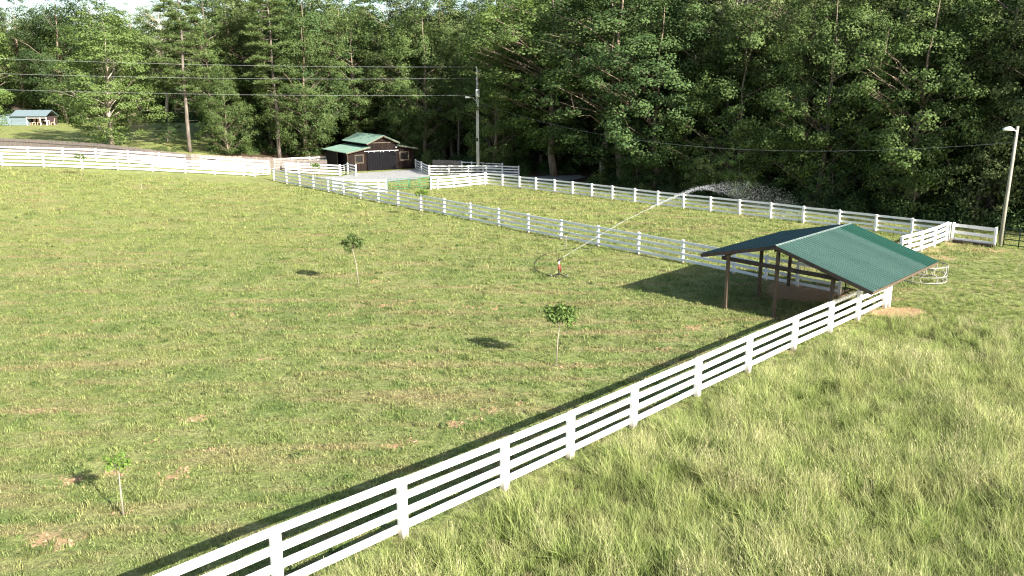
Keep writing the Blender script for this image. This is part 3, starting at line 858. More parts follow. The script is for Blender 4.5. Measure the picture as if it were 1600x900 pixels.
# ------------------------------------------------------------------ utility pole, wires, lamp pole
pb = spot(746.5, 273)
up_ = thing("utility_pole", pb.copy(), "tall grey wooden utility pole with transformer behind the white corner fence", "utility pole")
PH = 13.15
MB().tube([(0, 0, -.2), (0.02, 0, PH * .5), (0.05, 0, PH)], [.19, .165, .13], 10).build("pole", M['pole'], up_, smooth=True)
MB().tube([(.10, -.30, 9.6), (.10, -.30, 10.55)], .26, 12).build("transformer", M['lamp'], up_, smooth=True)
MB().tube([(.17, -.16, .0), (.17, -.15, 9.4)], .05, 6).build("conduit", M['galv'], up_)
arm = MB().tube([(0, -.1, 9.0), (-.5, -.25, 9.55), (-.95, -.35, 9.6)], .045, 6).build("lamp_arm", M['galv'], up_)
MB().tube([(-.85, -.35, 9.58), (-1.45, -.4, 9.6)], [.10, .13], 8).build("lamp_head", M['lamp'], arm)
MB().beam((-.1, -.1, 12.35), (.55, -.1, 12.95), .07, .07).build("bracket", M['pole'], up_)
MB().beam((-.12, -.14, 12.0), (.42, -.14, 12.0), .07, .08).build("bracket", M['pole'], up_)
for z in (13.1, 11.75, 10.1):
    MB().tube([(-.05, -.16, z), (-.05, -.16, z + .16)], [.05, .07], 8).build("insulator", M['lamp'], up_)
MB().box((-.02, -.17, 4.4), (.22, .12, .4)).build("meter_box", M['black'], up_)

lp = spot(1562, 384)
lamp = thing("lamp_pole", lp.copy(), "pale wooden lamp pole with white lamp head at the fence corner by the forest", "lamp pole")
dirx = Vector((-0.05, 0.0, 0))
LPH = 8.3
MB().tube([(0, 0, -.2), (0.05, 0, LPH * .5), (0.10, 0, LPH)], [.13, .118, .10], 10).build("pole", M['pole_lamp'], lamp, smooth=True)
arm = MB().tube([(.08, -.05, LPH - .75), (.0, -.12, LPH - .35), (-.35, -.2, LPH - .22)], .04, 6).build("lamp_arm", M['galv'], lamp)
MB().tube([(-.25, -.2, LPH - .24), (-.55, -.22, LPH - .16), (-.98, -.25, LPH - .22)], [.07, .16, .11], 10).build("lamp_head", M['lamp'], arm, smooth=True)

def wire(label, a, b, sag, r):
    pts = []
    for k in range(25):
        t = k / 24; p = a.lerp(b, t); p.z -= sag * 4 * t * (1 - t); pts.append(p)
    base = pts[0].copy()
    o = MB().tube([p - base for p in pts], r, 5).build("wire", M['wire'], None, loc=base)
    return tag(o, label, "wire", "power lines from the utility pole")
def sky_pt(px, py, dist):
    r = Vector(((px - 800) / F_PX, _cp - (py - 450) / F_PX * _sp, -_sp - (py - 450) / F_PX * _cp))
    return Vector((0, 0, CAM_H)) + r * (dist / r.y)
wire("top power wire stretching left from the utility pole", pb + Vector((-.05, -.16, 13.25)), sky_pt(-320, 77, 92), .55, .009)
wire("middle power wire stretching left from the utility pole", pb + Vector((-.05, -.16, 11.9)), sky_pt(-320, 103, 92), .55, .009)
wire("lowest power wire stretching left from the utility pole", pb + Vector((-.05, -.16, 9.85)), sky_pt(-320, 128, 92), .50, .009)
wire("thin dark service cable sagging right from utility pole to lamp pole", pb + Vector((.1, -.1, 9.0)), lp + Vector((.08, 0, 7.2)), 2.6, .007)

# ------------------------------------------------------------------ hay ring feeder
hr = spot(1440, 438)
feeder = thing("hay_ring_feeder", hr.copy(), "round pale steel hay ring feeder standing in grass behind the shelter roof", "hay feeder")
RR = 1.28
def ring(z, r, rad):
    pts = [(math.cos(a) * r, math.sin(a) * r, z) for a in np.linspace(0, 2 * math.pi, 37)]
    return MB().tube(pts, rad, 6, cap=False)
ring(0.98, RR, .034).build("ring", M['pale_steel'], feeder, smooth=True)
ring(0.10, RR, .034).build("ring", M['pale_steel'], feeder, smooth=True)
ring(0.42, RR - .01, .022).build("ring", M['pale_steel'], feeder, smooth=True)
for k in range(12):
    a = 2 * math.pi * k / 12 + .1
    pts = []
    for t in np.linspace(0, 1, 9):
        aa = a + .13 * math.sin(t * 2 * math.pi) * (1 if k % 2 else -1)
        pts.append((math.cos(aa) * RR, math.sin(aa) * RR, .1 + .88 * t))
    MB().tube(pts, .026, 5).build("bent_bar", M['pale_steel'], feeder, smooth=True)

# ------------------------------------------------------------------ sprinkler, hose and water
sp = spot(873, 433)
spr = thing("sprinkler_cart", sp.copy(), "red impact sprinkler on small black wheeled stand in the pasture", "sprinkler")
MB().tube([(0, 0, .06), (0, 0, .42)], .035, 8).build("riser", M['black'], spr)
MB().tube([(0, 0, .40), (0.0, 0, .78)], [.05, .065], 10).build("body", M['red'], spr, smooth=True)
MB().tube([(.11, .02, .30), (.10, .02, .74)], .03, 8).build("side_pipe", M['red'], spr, smooth=True)
MB().tube([(0, 0, .78), (0, 0, .95)], .04, 8).build("swivel", M['patio_white'], spr)
WD = Vector((math.sin(math.radians(41)), math.cos(math.radians(41)), 0))
MB().tube([Vector((0, 0, .97)) - WD * .12, Vector((0, 0, 1.0)) + WD * .12 + Vector((0, 0, .04)), Vector((0, 0, 1.02)) + WD * .34 + Vector((0, 0, .10))], [.05, .045, .03], 8).build("nozzle", M['black'], spr, smooth=True)
MB().tube([Vector((0, 0, 1.0)) - WD * .1, Vector((-.02, 0, 1.22))], .02, 6).build("drive_arm", M['black'], spr)
for (x, y) in ((-.45, -.02), (.40, -.18), (-.05, .42)):
    MB().tube([(0, 0, .22), (x, y, .05)], .03, 6).build("leg", M['black'], spr)
for (x, y) in ((-.46, -.05), (.42, -.20)):
    wh = MB().tube([(x - .03, y, .12), (x + .03, y, .12)], .12, 12).build("wheel", M['black'], spr)
    MB().tube([(x - .04, y, .12), (x + .05, y, .12)], .05, 10).build("hub", M['patio_white'], wh)
hose_px = [(873, 434), (862, 432), (848, 428), (836, 420), (836, 411), (846, 401), (860, 395.5), (876, 392), (900, 389), (930, 389)]
hp = [spot(*p) for p in hose_px]
cv = []
for i in range(len(hp) - 1):
    for k in range(4):
        t = k / 4
        p0, p1, p2, p3 = hp[max(i - 1, 0)], hp[i], hp[i + 1], hp[min(i + 2, len(hp) - 1)]
        cv.append(0.5 * ((2 * p1) + (p2 - p0) * t + (2 * p0 - 5 * p1 + 4 * p2 - p3) * t * t + (3 * p1 - p0 - 3 * p2 + p3) * t ** 3))
cv.append(hp[-1])
base = cv[0].copy()
tag(MB().tube([p - base + Vector((0, 0, .025)) for p in cv], .026, 6).build("hose", M['black'], None, loc=base, smooth=True),
    "dark irrigation hose curving through grass to the sprinkler", "hose")

S0 = sp + Vector((0, 0, 1.13)) + WD * .34
RANGE, APEX = 36.0, 3.3
def jet(t):
    return S0 + WD * (RANGE * t) + Vector((0, 0, -1.1 * t + 4 * APEX * t * (1 - t) * (1 + .6 * (t - .5))))
jp = []
for k in range(41):
    t = k / 40 * .46
    p = jet(t) + Vector((rng.normal(0, .01 + .08 * t), rng.normal(0, .01 + .08 * t), rng.normal(0, .01 + .05 * t)))
    jp.append(p)
b0 = S0.copy()
wj = MB().tube([p - b0 for p in jp], [.0085 + .003 * (i / 40) if i < 26 else .013 * (41 - i) / 15 for i in range(41)], 6)
jo = wj.build("water_jet", M['water'], None, loc=b0, smooth=True)
tag(jo, "thin white water jet shooting from the red sprinkler over the fence", "water jet", kind="stuff")
n = 7000
t = .26 + .74 * rng.random(n) ** .75
fall = rng.random(n) ** 0.75
base_p = np.array([list(jet(x)) for x in t])
wid = .06 + 1.3 * np.clip(t - .35, 0, 1)
base_p[:, 0] += rng.normal(0, 1, n) * wid * .8; base_p[:, 1] += rng.normal(0, 1, n) * wid * .8
drop = np.clip((t - .44) * 8.0, .03, 3.2)
base_p[:, 2] -= fall * drop - rng.normal(0, .06, n)
base_p[:, 2] = np.maximum(base_p[:, 2], .05)
sz = (.005 + .009 * rng.random(n) ** 2) * np.where(t < .5, 1.25, 1.0)
octv = np.array([[1, 0, 0], [-1, 0, 0], [0, 1, 0], [0, -1, 0], [0, 0, 1.6], [0, 0, -1.6]], float)
octf = np.array([[0, 2, 4], [2, 1, 4], [1, 3, 4], [3, 0, 4], [2, 0, 5], [1, 2, 5], [3, 1, 5], [0, 3, 5]])
vv = (base_p[:, None, :] + octv[None] * sz[:, None, None]).reshape(-1, 3)
ff = (octf[None] + (np.arange(n) * 6)[:, None, None]).reshape(-1, 3)
tag(link("water_spray", np_mesh("water_spray", vv, ff, [M['water']], smooth=True)), "falling spray of water drops against the dark forest", "water spray", kind="stuff")

# ------------------------------------------------------------------ neighbour's house and garden seats
hb = spot(20, 195.8)
house = thing("house", hb.copy(), "small pale blue house with porch beyond the upper lawn", "house")
house.scale = (.88, .88, .68)
MB().box((1.35, 2.2, 1.15), (3.1, 4.2, 2.3)).build("wall", M['house_wall'], house)
for k in range(7):
    MB().box((1.35, .085, .25 + k * .3), (3.08, .03, .26)).build("siding_board", M['house_wall'], house)
MB().box((5.0, 3.2, 1.15), (4.4, 2.2, 2.3)).build("porch_wall", M['porch_dark'], house)
rf = MB().poly([(-.2, -.35, 2.35), (7.4, -.35, 2.35), (7.4, 2.2, 3.9), (-.2, 2.2, 3.9)], .12, (0, -.5, 1)).build("roof", M['house_roof'], house)
MB().poly([(-.2, 4.7, 2.35), (7.4, 4.7, 2.35), (7.4, 2.2, 3.9), (-.2, 2.2, 3.9)], .12, (0, .5, 1)).build("roof", M['house_roof'], house)
for x in (3.05, 5.9, 7.2):
    MB().box((x, .0, 1.1), (.12, .12, 2.2)).build("porch_post", M['patio_white'], house)
MB().box((5.1, .0, 1.95), (4.2, .10, .12)).build("porch_rail", M['patio_white'], house)
MB().box((-1.6, 1.6, 1.3), (2.6, 3.0, 2.6)).build("wing", M['house_wall'], house)
MB().poly([(-3.2, -.2, 2.2), (-.2, -.2, 2.9), (-.2, 3.4, 2.9), (-3.2, 3.4, 2.2)], .1).build("wing_roof", M['house_roof'], house)
def chair(loc, rz, label, mat):
    c = thing("garden_chair", loc, label, "chair", "chairs on the neighbour's lawn", rz)
    MB().box((0, 0, .42), (.6, .6, .08)).build("seat", mat, c)
    MB().box((0, .3, .8), (.6, .08, .8), Matrix.Rotation(-.25, 3, 'X')).build("backrest", mat, c)
    for sx in (-.28, .28):
        for sy in (-.28, .28):
            MB().box((sx, sy, .2), (.08, .08, .4)).build("leg", mat, c)
    return c
chair(spot(47, 194.6), .5, "tan garden chair alone in front of the porch", M['patio'])
chair(spot(52, 195.2), -.6, "tan garden chair turned beside the lone porch chair", M['patio'])
chair(spot(62, 195.2), .3, "tan garden chair at the near end of the white table", M['patio'])
chair(spot(83, 195.5), -1.2, "tan garden chair at the far end of the white table", M['patio'])
tb_ = thing("garden_table", spot(71, 195), "white garden table on lawn before the neighbour's porch", "table")
MB().box((0, 0, .72), (1.5, .8, .06)).build("tabletop", M['patio_white'], tb_)
for sx in (-.6, .6):
    for sy in (-.3, .3):
        MB().box((sx, sy, .35), (.08, .08, .7)).build("leg", M['patio_white'], tb_)
# ------------------------------------------------------------------ trees
def cards(c, nrm, L, Wd, rg, droop=0.0, axis=None):
    """diamond leaf faces: centres c, facing nrm, length L, width Wd"""
    n = len(c)
    nrm = nrm / (np.linalg.norm(nrm, axis=1, keepdims=True) + 1e-9)
    r = rg.normal(size=(n, 3)) if axis is None else axis
    a = r - nrm * (r * nrm).sum(1, keepdims=True) if axis is None else r
    a /= np.linalg.norm(a, axis=1, keepdims=True) + 1e-9
    b = np.cross(nrm, a); b /= np.linalg.norm(b, axis=1, keepdims=True) + 1e-9
    L = L[:, None] / 2; Wd = Wd[:, None] / 2
    fold = nrm * Wd * 0.5
    v = np.stack([c - a * L, c + b * Wd + fold + a * L * .15, c + a * L, c - b * Wd + fold + a * L * .15], 1)
    return v.reshape(-1, 3), np.arange(4 * n).reshape(n, 4)

class Tree:
    pass

def curve(p0, p1, bend, n):
    p0, p1 = np.array(p0, float), np.array(p1, float)
    m = (p0 + p1) / 2 + np.array(bend)
    ts = np.linspace(0, 1, n)[:, None]
    return (1 - ts) ** 2 * p0 + 2 * ts * (1 - ts) * m + ts ** 2 * p1

def broadleaf(seed, H=20., Rc=5., cb=.10, nc=250, leaf=.22, per=105, flat=.62, bark='bark', gap=.12, csize=1.0, peak=.42, limbs=34):
    rg = np.random.default_rng(seed); rr = random.Random(seed)
    t = Tree(); wood = MB()
    tp = [Vector((0, 0, -.3))]
    wob = Vector((0, 0, 0))
    for k in range(1, 9):
        wob += Vector((rr.uniform(-.28, .28), rr.uniform(-.28, .28), 0))
        tp.append(Vector((wob.x, wob.y, H * .90 * k / 8)))
    r0 = .0145 * H
    wood.tube(tp, [r0 * (1 - .9 * (k / 8) ** .8) for k in range(9)], 7)
    def axis(z):
        k = max(0, min(7.999, z / (H * .90) * 8)); i = int(k)
        return tp[i].lerp(tp[i + 1], k - i)
    # a lumpy envelope, then boughs filling its outer part
    ph = [rr.uniform(0, 6.28) for _ in range(6)]
    def env(f, az):
        e = math.log(.5) / math.log(peak)
        pr = max(0.0, math.sin(math.pi * min(1, max(0, f)) ** e)) ** .55
        lump = 1 + .22 * math.sin(2 * az + ph[0] + 4 * f) + .16 * math.sin(3 * az + ph[1] - 7 * f) + .12 * math.sin(5 * az + ph[2] + 11 * f)
        return Rc * pr * lump
    holes = [(rr.uniform(.1, .9), rr.uniform(0, 6.28)) for _ in range(int(gap * 40))]
    cen, rad = [], []
    tries = 0
    while len(cen) < nc and tries < nc * 40:
        tries += 1
        f = rr.random(); az = rr.uniform(0, 6.28)
        if any(abs(f - hf) < .055 and abs(math.remainder(az - ha, 6.283)) < .5 for hf, ha in holes): continue
        er = env(f, az)
        if rr.random() > er / (Rc * 1.2): continue
        rq = er * (rr.uniform(.18, 1.0) ** .55)
        z = H * (cb + (1 - cb) * f)
        a = axis(z * .95)
        p = np.array([a.x + math.cos(az) * rq, a.y + math.sin(az) * rq, z + rr.uniform(-.3, .3)])
        rc = rr.uniform(.62, 1.15) * csize * (Rc / 5.5) ** .6 * (1.0 if f < .85 else .75)
        if any((p[0] - c[0]) ** 2 + (p[1] - c[1]) ** 2 + ((p[2] - c[2]) * 1.5) ** 2 < (.62 * (rc + q) * .8) ** 2 for c, q in zip(cen, rad)): continue
        cen.append(p); rad.append(rc)
    order = sorted(range(len(cen)), key=lambda k: -math.hypot(cen[k][0], cen[k][1]) * rr.uniform(.6, 1))
    for k in order[:limbs]:
        p1 = cen[k]; hr_ = math.hypot(p1[0], p1[1])
        p0 = axis(max(H * cb * .7, p1[2] - hr_ * rr.uniform(.35, .8)))
        pts = curve(p0, p1, (0, 0, .10 * hr_), 6)
        pts[1:-1] += rg.normal(0, .12, (4, 3))
        wood.tube([Vector(p) for p in pts], [r0 * .26 * (1 - .82 * i / 5) for i in range(6)], 4, cap=False)
        for i in (2, 3, 4):
            q1 = pts[i] + rg.normal(0, .75, 3) + np.array([0, 0, .4])
            wood.tube([Vector(pts[i]), Vector(q1)], [r0 * .07, r0 * .02], 3, cap=False)
    cen = np.array(cen); rad = np.array(rad)
    n = (per * (rad / .9) ** 2 * rg.uniform(.55, 1.3, len(rad))).astype(int) + 8
    idx = np.repeat(np.arange(len(cen)), n)
    d = rg.normal(size=(len(idx), 3)); d /= np.linalg.norm(d, axis=1, keepdims=True)
    r1 = rg.random(len(idx)) ** .5
    sprawl = rg.uniform(.75, 1.35, (len(cen), 3)) * np.array([1.08, 1.08, flat])
    off = d * r1[:, None] * rad[idx][:, None] * sprawl[idx]
    off[:, 2] -= .18 * (off[:, 0] ** 2 + off[:, 1] ** 2)        # boughs hang at their rims
    c = cen[idx] + off
    out = c - np.array([0, 0, H * .45]); out[:, 2] *= .6; out /= np.linalg.norm(out, axis=1, keepdims=True)
    nrm = out * .75 + d * .6 + np.array([0, 0, .25]) + rg.normal(0, .4, (len(idx), 3))
    L = leaf * rg.uniform(.6, 1.35, len(idx)); Wd = L * rg.uniform(.5, .8, len(idx))
    v, f = cards(c, nrm, L, Wd, rg)
    clt = rg.random(len(cen))
    tint = np.clip(.55 * clt[idx] + .45 * rg.random(len(idx)), 0, 1)
    t.H = H
    t.crown = np_mesh("crown_%d" % seed, v, f, [M['leaf_mid']], {"tint": ('FACE', tint)})
    t.trunk = wood.mesh("trunk_%d" % seed, M[bark], smooth=True)
    t.v, t.f, t.tint, t.wood = v, f, tint, wood
    return t

def pine(seed, H=25., Rc=4., cb=.5, nl=34, per=72, bark='pine_bark'):
    rg = np.random.default_rng(seed); rr = random.Random(seed)
    t = Tree(); wood = MB()
    tp = [Vector((0, 0, -.3))]; wob = Vector((0, 0, 0))
    for k in range(1, 9):
        wob += Vector((rr.uniform(-.14, .14), rr.uniform(-.14, .14), 0)); tp.append(Vector((wob.x, wob.y, H * .96 * k / 8)))
    r0 = .0108 * H
    wood.tube(tp, [r0 * (1 - .85 * (k / 8)) for k in range(9)], 8)
    def axis(z):
        k = max(0, min(7.999, z / (H * .96) * 8)); i = int(k)
        return tp[i].lerp(tp[i + 1], k - i)
    for k in range(7):   # dead stubs below the crown
        z = H * (cb * rr.uniform(.55, 1.0)); az = rr.uniform(0, 6.28); p = axis(z); l = rr.uniform(.6, 1.8)
        wood.tube([p, p + Vector((math.cos(az) * l, math.sin(az) * l, rr.uniform(-.2, .3)))], [r0 * .12, r0 * .04], 3, cap=False)
    cen, rad, dirs = [], [], []
    for i in range(nl):
        f = (i + rr.random()) / nl
        z = H * (cb + (1 - cb) * f * .97); az = i * 2.399 + rr.uniform(-.5, .5)
        ln = Rc * (1.05 - f) ** .55 * rr.uniform(.6, 1.12) * (.75 + .25 * math.sin(f * 3.1))
        p0 = axis(z * .98); p1 = p0 + Vector((math.cos(az) * ln, math.sin(az) * ln, ln * rr.uniform(.0, .35)))
        pts = curve(p0, p1, (0, 0, -.06 * ln), 5)
        wood.tube([Vector(p) for p in pts], [r0 * .22 * (1 - .8 * k / 4) for k in range(5)], 4, cap=False)
        nt_ = max(3, int(ln * 2.2))
        for j in range(nt_):
            ft = .35 + .65 * (j + rr.random()) / nt_
            q0 = pts[min(4, int(ft * 4))]; a2 = az + rr.choice((-1, 1)) * rr.uniform(.3, 1.1); l2 = rr.uniform(.3, 1.1)
            q1 = q0 + np.array([math.cos(a2) * l2, math.sin(a2) * l2, rr.uniform(.0, .5) * l2])
            cen.append(q1); rad.append(rr.uniform(.5, .85))
        cen.append(pts[-1]); rad.append(.65)
    cen = np.array(cen); rad = np.array(rad)
    n = (per * (rad / .6) ** 2).astype(int)
    idx = np.repeat(np.arange(len(cen)), n)
    d = rg.normal(size=(len(idx), 3)); d[:, 2] = np.abs(d[:, 2]) * .8 + d[:, 2] * .2
    d /= np.linalg.norm(d, axis=1, keepdims=True)
    c = cen[idx] + d * (rad[idx] * rg.uniform(.25, .95, len(idx)))[:, None] * np.array([1, 1, .75])
    nr = np.cross(d, rg.normal(size=d.shape)) + np.array([0, 0, .25])
    nr = nr - d * (nr * d).sum(1, keepdims=True)
    v, f = cards(c, nr, rg.uniform(.26, .46, len(idx)), rg.uniform(.05, .085, len(idx)), rg, axis=d)
    tint = np.clip(.5 * rg.random(len(cen))[idx] + .5 * rg.random(len(idx)), 0, 1)
    t.H = H
    t.crown = np_mesh("pine_crown_%d" % seed, v, f, [M['needle']], {"tint": ('FACE', tint)})
    t.trunk = wood.mesh("pine_trunk_%d" % seed, M[bark], smooth=True)
    t.v, t.f, t.tint, t.wood = v, f, tint, wood
    return t

BL = [broadleaf(101, 20, 5.4, .05, 270), broadleaf(102, 22, 5.0, .07, 270, peak=.5), broadleaf(103, 18, 6.2, .03, 260, peak=.36),
      broadleaf(104, 24, 5.4, .10, 280, gap=.25, peak=.55), broadleaf(105, 22, 6.0, .04, 300, flat=.72, peak=.45), broadleaf(106, 24, 4.8, .26, 200, bark='pale_bark', gap=.5, peak=.55, limbs=60)]
SWEETGUM = broadleaf(111, 19, 5.6, .05, 270, leaf=.21, per=110, bark='pale_bark', gap=.25, flat=.5, peak=.42, limbs=40)
LOW = [broadleaf(121, 9, 3.8, .02, 110, leaf=.19, per=95, peak=.4, limbs=18), broadleaf(122, 8, 3.4, .0, 95, leaf=.19, per=95, peak=.35, limbs=16)]
PN = [pine(201, 26, 4.4, .45, 44), pine(202, 25, 4.0, .36, 48), pine(203, 27, 4.8, .50, 44), pine(204, 22, 3.8, .30, 48)]

def plant_tree(src, pos, H, label, mat=None, width=1.0, rz=None, bark=None, cat="tree", name="broadleaf_tree", group=None, lean=(0, 0)):
    root = thing(name, Vector(pos), label, cat, group)
    s = H / src.H
    root.scale = (s * width, s * width, s)
    root.rotation_euler = (lean[0], lean[1], R.uniform(0, 6.28) if rz is None else rz)
    a = link("trunk", src.trunk, root); b = link("crown", src.crown, root)
    for o, m in ((a, bark), (b, mat)):
        if m:
            o.material_slots[0].link = 'OBJECT'; o.material_slots[0].material = M[m]
    return root

# --- named trees of the upper left
plant_tree(BL[0], spot(-38, 226), 15.0, "leafy bright tree cut by the picture edge before the neighbour's house", 'leaf_light', 1.0, rz=1.0)
plant_tree(SWEETGUM, spot(175, 234), 19.8, "light green tree with pale forked branches rising behind the picket fence", 'leaf_light', 1.25, rz=2.2, bark='pale_bark')
plant_tree(PN[3], spot(297, 238), 26.5, "tall straight pine with bare trunk left of the bushy round tree", None, 1.05, rz=.4, name="pine_tree")
plant_tree(BL[2], spot(358, 242), 13.0, "bushy dense tree spreading low between the two tall pines", 'leaf_mid', .92, rz=3.0)
plant_tree(PN[1], spot(437, 247), 26.0, "big pine with thick pale trunk left of the barn", None, 1.15, rz=2.0, name="pine_tree")
plant_tree(BL[4], spot(480, 249.5), 21.0, "broad green tree leaning its crown over the barn's lean-to roof", 'leaf_mid', 1.0, rz=4.2)
plant_tree(BL[3], spot(545, 240), 24.0, "tall olive tree rising behind the barn roof", 'leaf_olive', 1.0, rz=.7)
plant_tree(BL[4], spot(664, 252), 23.0, "rounded leafy tree standing just right of the barn", 'leaf_mid', 1.02, rz=5.0)
plant_tree(PN[3], spot(716, 258), 19.0, "slim pine beside the utility pole with high small crown", None, .85, rz=1.2, name="pine_tree")
plant_tree(BL[1], spot(800, 262), 25.0, "bright yellow-green tree right behind the utility pole top", 'leaf_yellow', .95, rz=2.4)
plant_tree(BL[5], spot(787, 262), 16.0, "thin young tree with pale slender trunk near the track", 'leaf_olive', .6, rz=.3, bark='pale_bark')

# --- the forest edge along the paddock, front row; s runs from the frame's side towards the utility pole
edge = [
    (75.0, 81, BL[0], 19, 'leaf_mid', 1.0, "shady broadleaf tree just right of the yellow-green one"),
    (76.5, 71.5, BL[3], 25, 'leaf_mid', 1.5, "tall leafy tree behind the pale gravel track's near bend"),
    (79.5, 66.5, BL[5], 26, 'leaf_olive', 1.15, "tall tree with long visible grey trunk and pale bare limbs"),
    (76.0, 60.5, BL[1], 25, 'leaf_dark', 1.55, "dark dense tree right of the long grey trunk"),
    (75.0, 55, BL[0], 21, 'leaf_dark', 1.2, "lower dark tree left of the water spray"),
    (80.5, 50.5, BL[5], 27, 'leaf_olive', 1.0, "high tree whose pale upper trunk shows left above the spray"),
    (76.0, 46, BL[2], 19, 'leaf_mid', 1.0, "spreading dark tree directly above the water spray"),
    (81.0, 41, BL[3], 25, 'leaf_olive', 1.1, "tall olive tree lit along its top right of the spray"),
    (75.5, 36.5, BL[4], 21, 'leaf_mid', 1.0, "rounded forest-edge tree above the shelter's ridge"),
    (81.5, 32, BL[1], 24, 'leaf_olive', 1.1, "tall narrow olive tree behind the shelter roof"),
    (75.5, 28, BL[0], 20, 'leaf_mid', 1.05, "layered leafy tree above the short angled fence"),
    (80.5, 23.5, BL[3], 25, 'leaf_mid', 1.05, "tall tree with sunlit layered boughs left of lamp pole"),
    (76.0, 19, BL[4], 22, 'leaf_olive', 1.0, "dense tree directly behind the lamp pole"),
    (81.0, 14.5, BL[5], 24, 'leaf_olive', 1.1, "tall thin-trunked tree right of the lamp pole"),
    (76.0, 10, BL[2], 19, 'leaf_mid', 1.0, "leafy forest-edge tree at the picture's far side past lamp pole"),
]
for i, (q, s, src, H, mat, wd, lab) in enumerate(edge):
    x, y = qs(q, s)
    plant_tree(src, V(x, y), H, lab, mat, wd, rz=(i * 2.1) % 6.28, group="trees along the forest edge")
low = [
    (73.4, 47.5, LOW[0], 6.5, 'leaf_olive', .95, "low sunlit bushy tree overhanging the spray's landing spot"),
    (73.6, 43.5, LOW[1], 6.5, 'leaf_light', .85, "small bright bush tree right beside the falling spray"),
    (73.5, 27.5, LOW[0], 8.5, 'leaf_mid', 1.0, "low tree with lit boughs behind the fence corner"),
    (74.0, 22.5, LOW[1], 8.0, 'leaf_olive', 1.0, "low tree close behind the single white panel"),
    (74.5, 34.5, LOW[1], 6.5, 'leaf_dark', 1.0, "low dark bush tree behind the back fence above the shelter"),
    (75.5, 58.0, LOW[0], 6.0, 'leaf_dark', 1.0, "low dark bush tree right of the gravel track"),
    (75.0, 53.0, LOW[1], 5.5, 'leaf_dark', 1.0, "low dark bush tree left of the water spray"),
    (76.0, 16.5, LOW[0], 6.5, 'leaf_dark', 1.0, "low dark bush tree behind the dark pipe fence"),
]
for i, (q, s, src, H, mat, wd, lab) in enumerate(low):
    x, y = qs(q, s)
    plant_tree(src, V(x, y), H, lab, mat, wd, rz=(i * 1.7) % 6.28, name="bush_tree", group="low growth at the forest edge")
plant_tree(LOW[1], spot(668, 262), 2.6, "small yellow-green shrub by the fence at the barn corner", 'leaf_light', .9, name="shrub", cat="shrub")
plant_tree(LOW[0], spot(216, 201), 3.2, "pale tan bush glowing behind the light green tree", 'tan_brush', 1.3, name="shrub", cat="shrub")
plant_tree(LOW[1], spot(262, 224), 4.0, "dark shrub in shade left of the tall straight pine", 'leaf_dark', 1.3, name="shrub", cat="shrub")

# --- trees beyond the neighbour's lawn: the back row one can tell apart
backrow = [
    (-20, 192, 25.0, BL[1], 'leaf_light', "hazy light tree behind the neighbour's house at the picture corner"),
    (45, 190, 25.0, BL[3], 'leaf_mid', "tall tree right behind the blue house roof"),
    (105, 192, 26.1, BL[4], 'leaf_dark', "dark round tree between blue house and forked light tree"),
    (150, 190, 25.0, BL[2], 'leaf_mid', "wide dark tree behind the forked light green tree"),
    (215, 191, 22.9, BL[0], 'leaf_light', "soft green tree between the forked tree and tall pine"),
    (262, 192, 22.9, BL[5], 'leaf_olive', "grey-green tree just left of the tall straight pine"),
    (330, 205, 24.0, BL[1], 'leaf_mid', "tree filling the gap right of the tall straight pine"),
    (392, 215, 26, PN[2], None, "pine crown showing above and left of the thick-trunked pine"),
]
for px, py, H, src, mat, lab in backrow:
    plant_tree(src, spot(px, py), H, lab, mat, 1.15, name="pine_tree" if mat is None else "broadleaf_tree", group="trees beyond the neighbour's lawn")

# --- the wood behind, which reads as one mass
def joined(t, leafmat, name):
    wv_ = np.array([tuple(p) for p in t.wood.v], np.float32)
    q4 = np.array([f for f in t.wood.f if len(f) == 4]); m = len(t.v)
    vv = np.concatenate([t.v, wv_]); ff = np.concatenate([t.f, q4 + m])
    mi = np.concatenate([np.zeros(len(t.f), np.int32), np.ones(len(q4), np.int32)])
    tint = np.concatenate([t.tint, np.zeros(len(q4))])
    return np_mesh(name, vv, ff, [M[leafmat], M['bark']], {"tint": ('FACE', tint)}, mat_idx=mi)
wood_src = [joined(BL[0], 'leaf_dark', "wood_tree_a"), joined(BL[1], 'leaf_olive', "wood_tree_b"), joined(BL[3], 'leaf_mid', "wood_tree_c"),
            joined(BL[4], 'leaf_dark', "wood_tree_d"), joined(PN[2], 'needle', "wood_tree_e")]
wp_, ws_, wi_ = [], [], []
def add_wood(x, y, H, k):
    wp_.append((x, y, float(tz(x, y)) if abs(x) < 290 else 0)); s = H / [20, 22, 24, 22, 27][k]
    ws_.append((s * R.uniform(.95, 1.2), s * R.uniform(.95, 1.2), s)); wi_.append(k)
for q in np.arange(87, 133, 7.0):
    for s in np.arange(-44, 118, 6.5):
        if s < 4 and q < 93: continue
        x, y = qs(q + R.uniform(-2.5, 2.5), s + R.uniform(-2.5, 2.5))
        if R.random() < .1: continue
        add_wood(x, y, R.uniform(21, 28) + (q - 86) * .08, R.choice((0, 1, 2, 2, 3, 4)))
for s in np.arange(3, -48, -6.0):          # the forest edge goes on outside the frame
    x, y = qs(86 + R.uniform(-2, 2), s); add_wood(x, y, R.uniform(18, 23), R.choice((0, 1, 2, 3)))
for s in np.arange(5, -34, -4.0):          # lower growth there, which keeps the foot of the wood in shade
    x, y = qs(76.5 + R.uniform(-1, 1.5), s); add_wood(x, y, R.uniform(12, 15.5), R.choice((0, 1, 3)))
for y in np.arange(131, 178, 7.5):
    for x in np.arange(-46, 4, 7.0):
        add_wood(x + R.uniform(-2.5, 2.5), y + R.uniform(-2.5, 2.5), R.uniform(21, 27), R.choice((0, 1, 2, 2, 3, 4)))
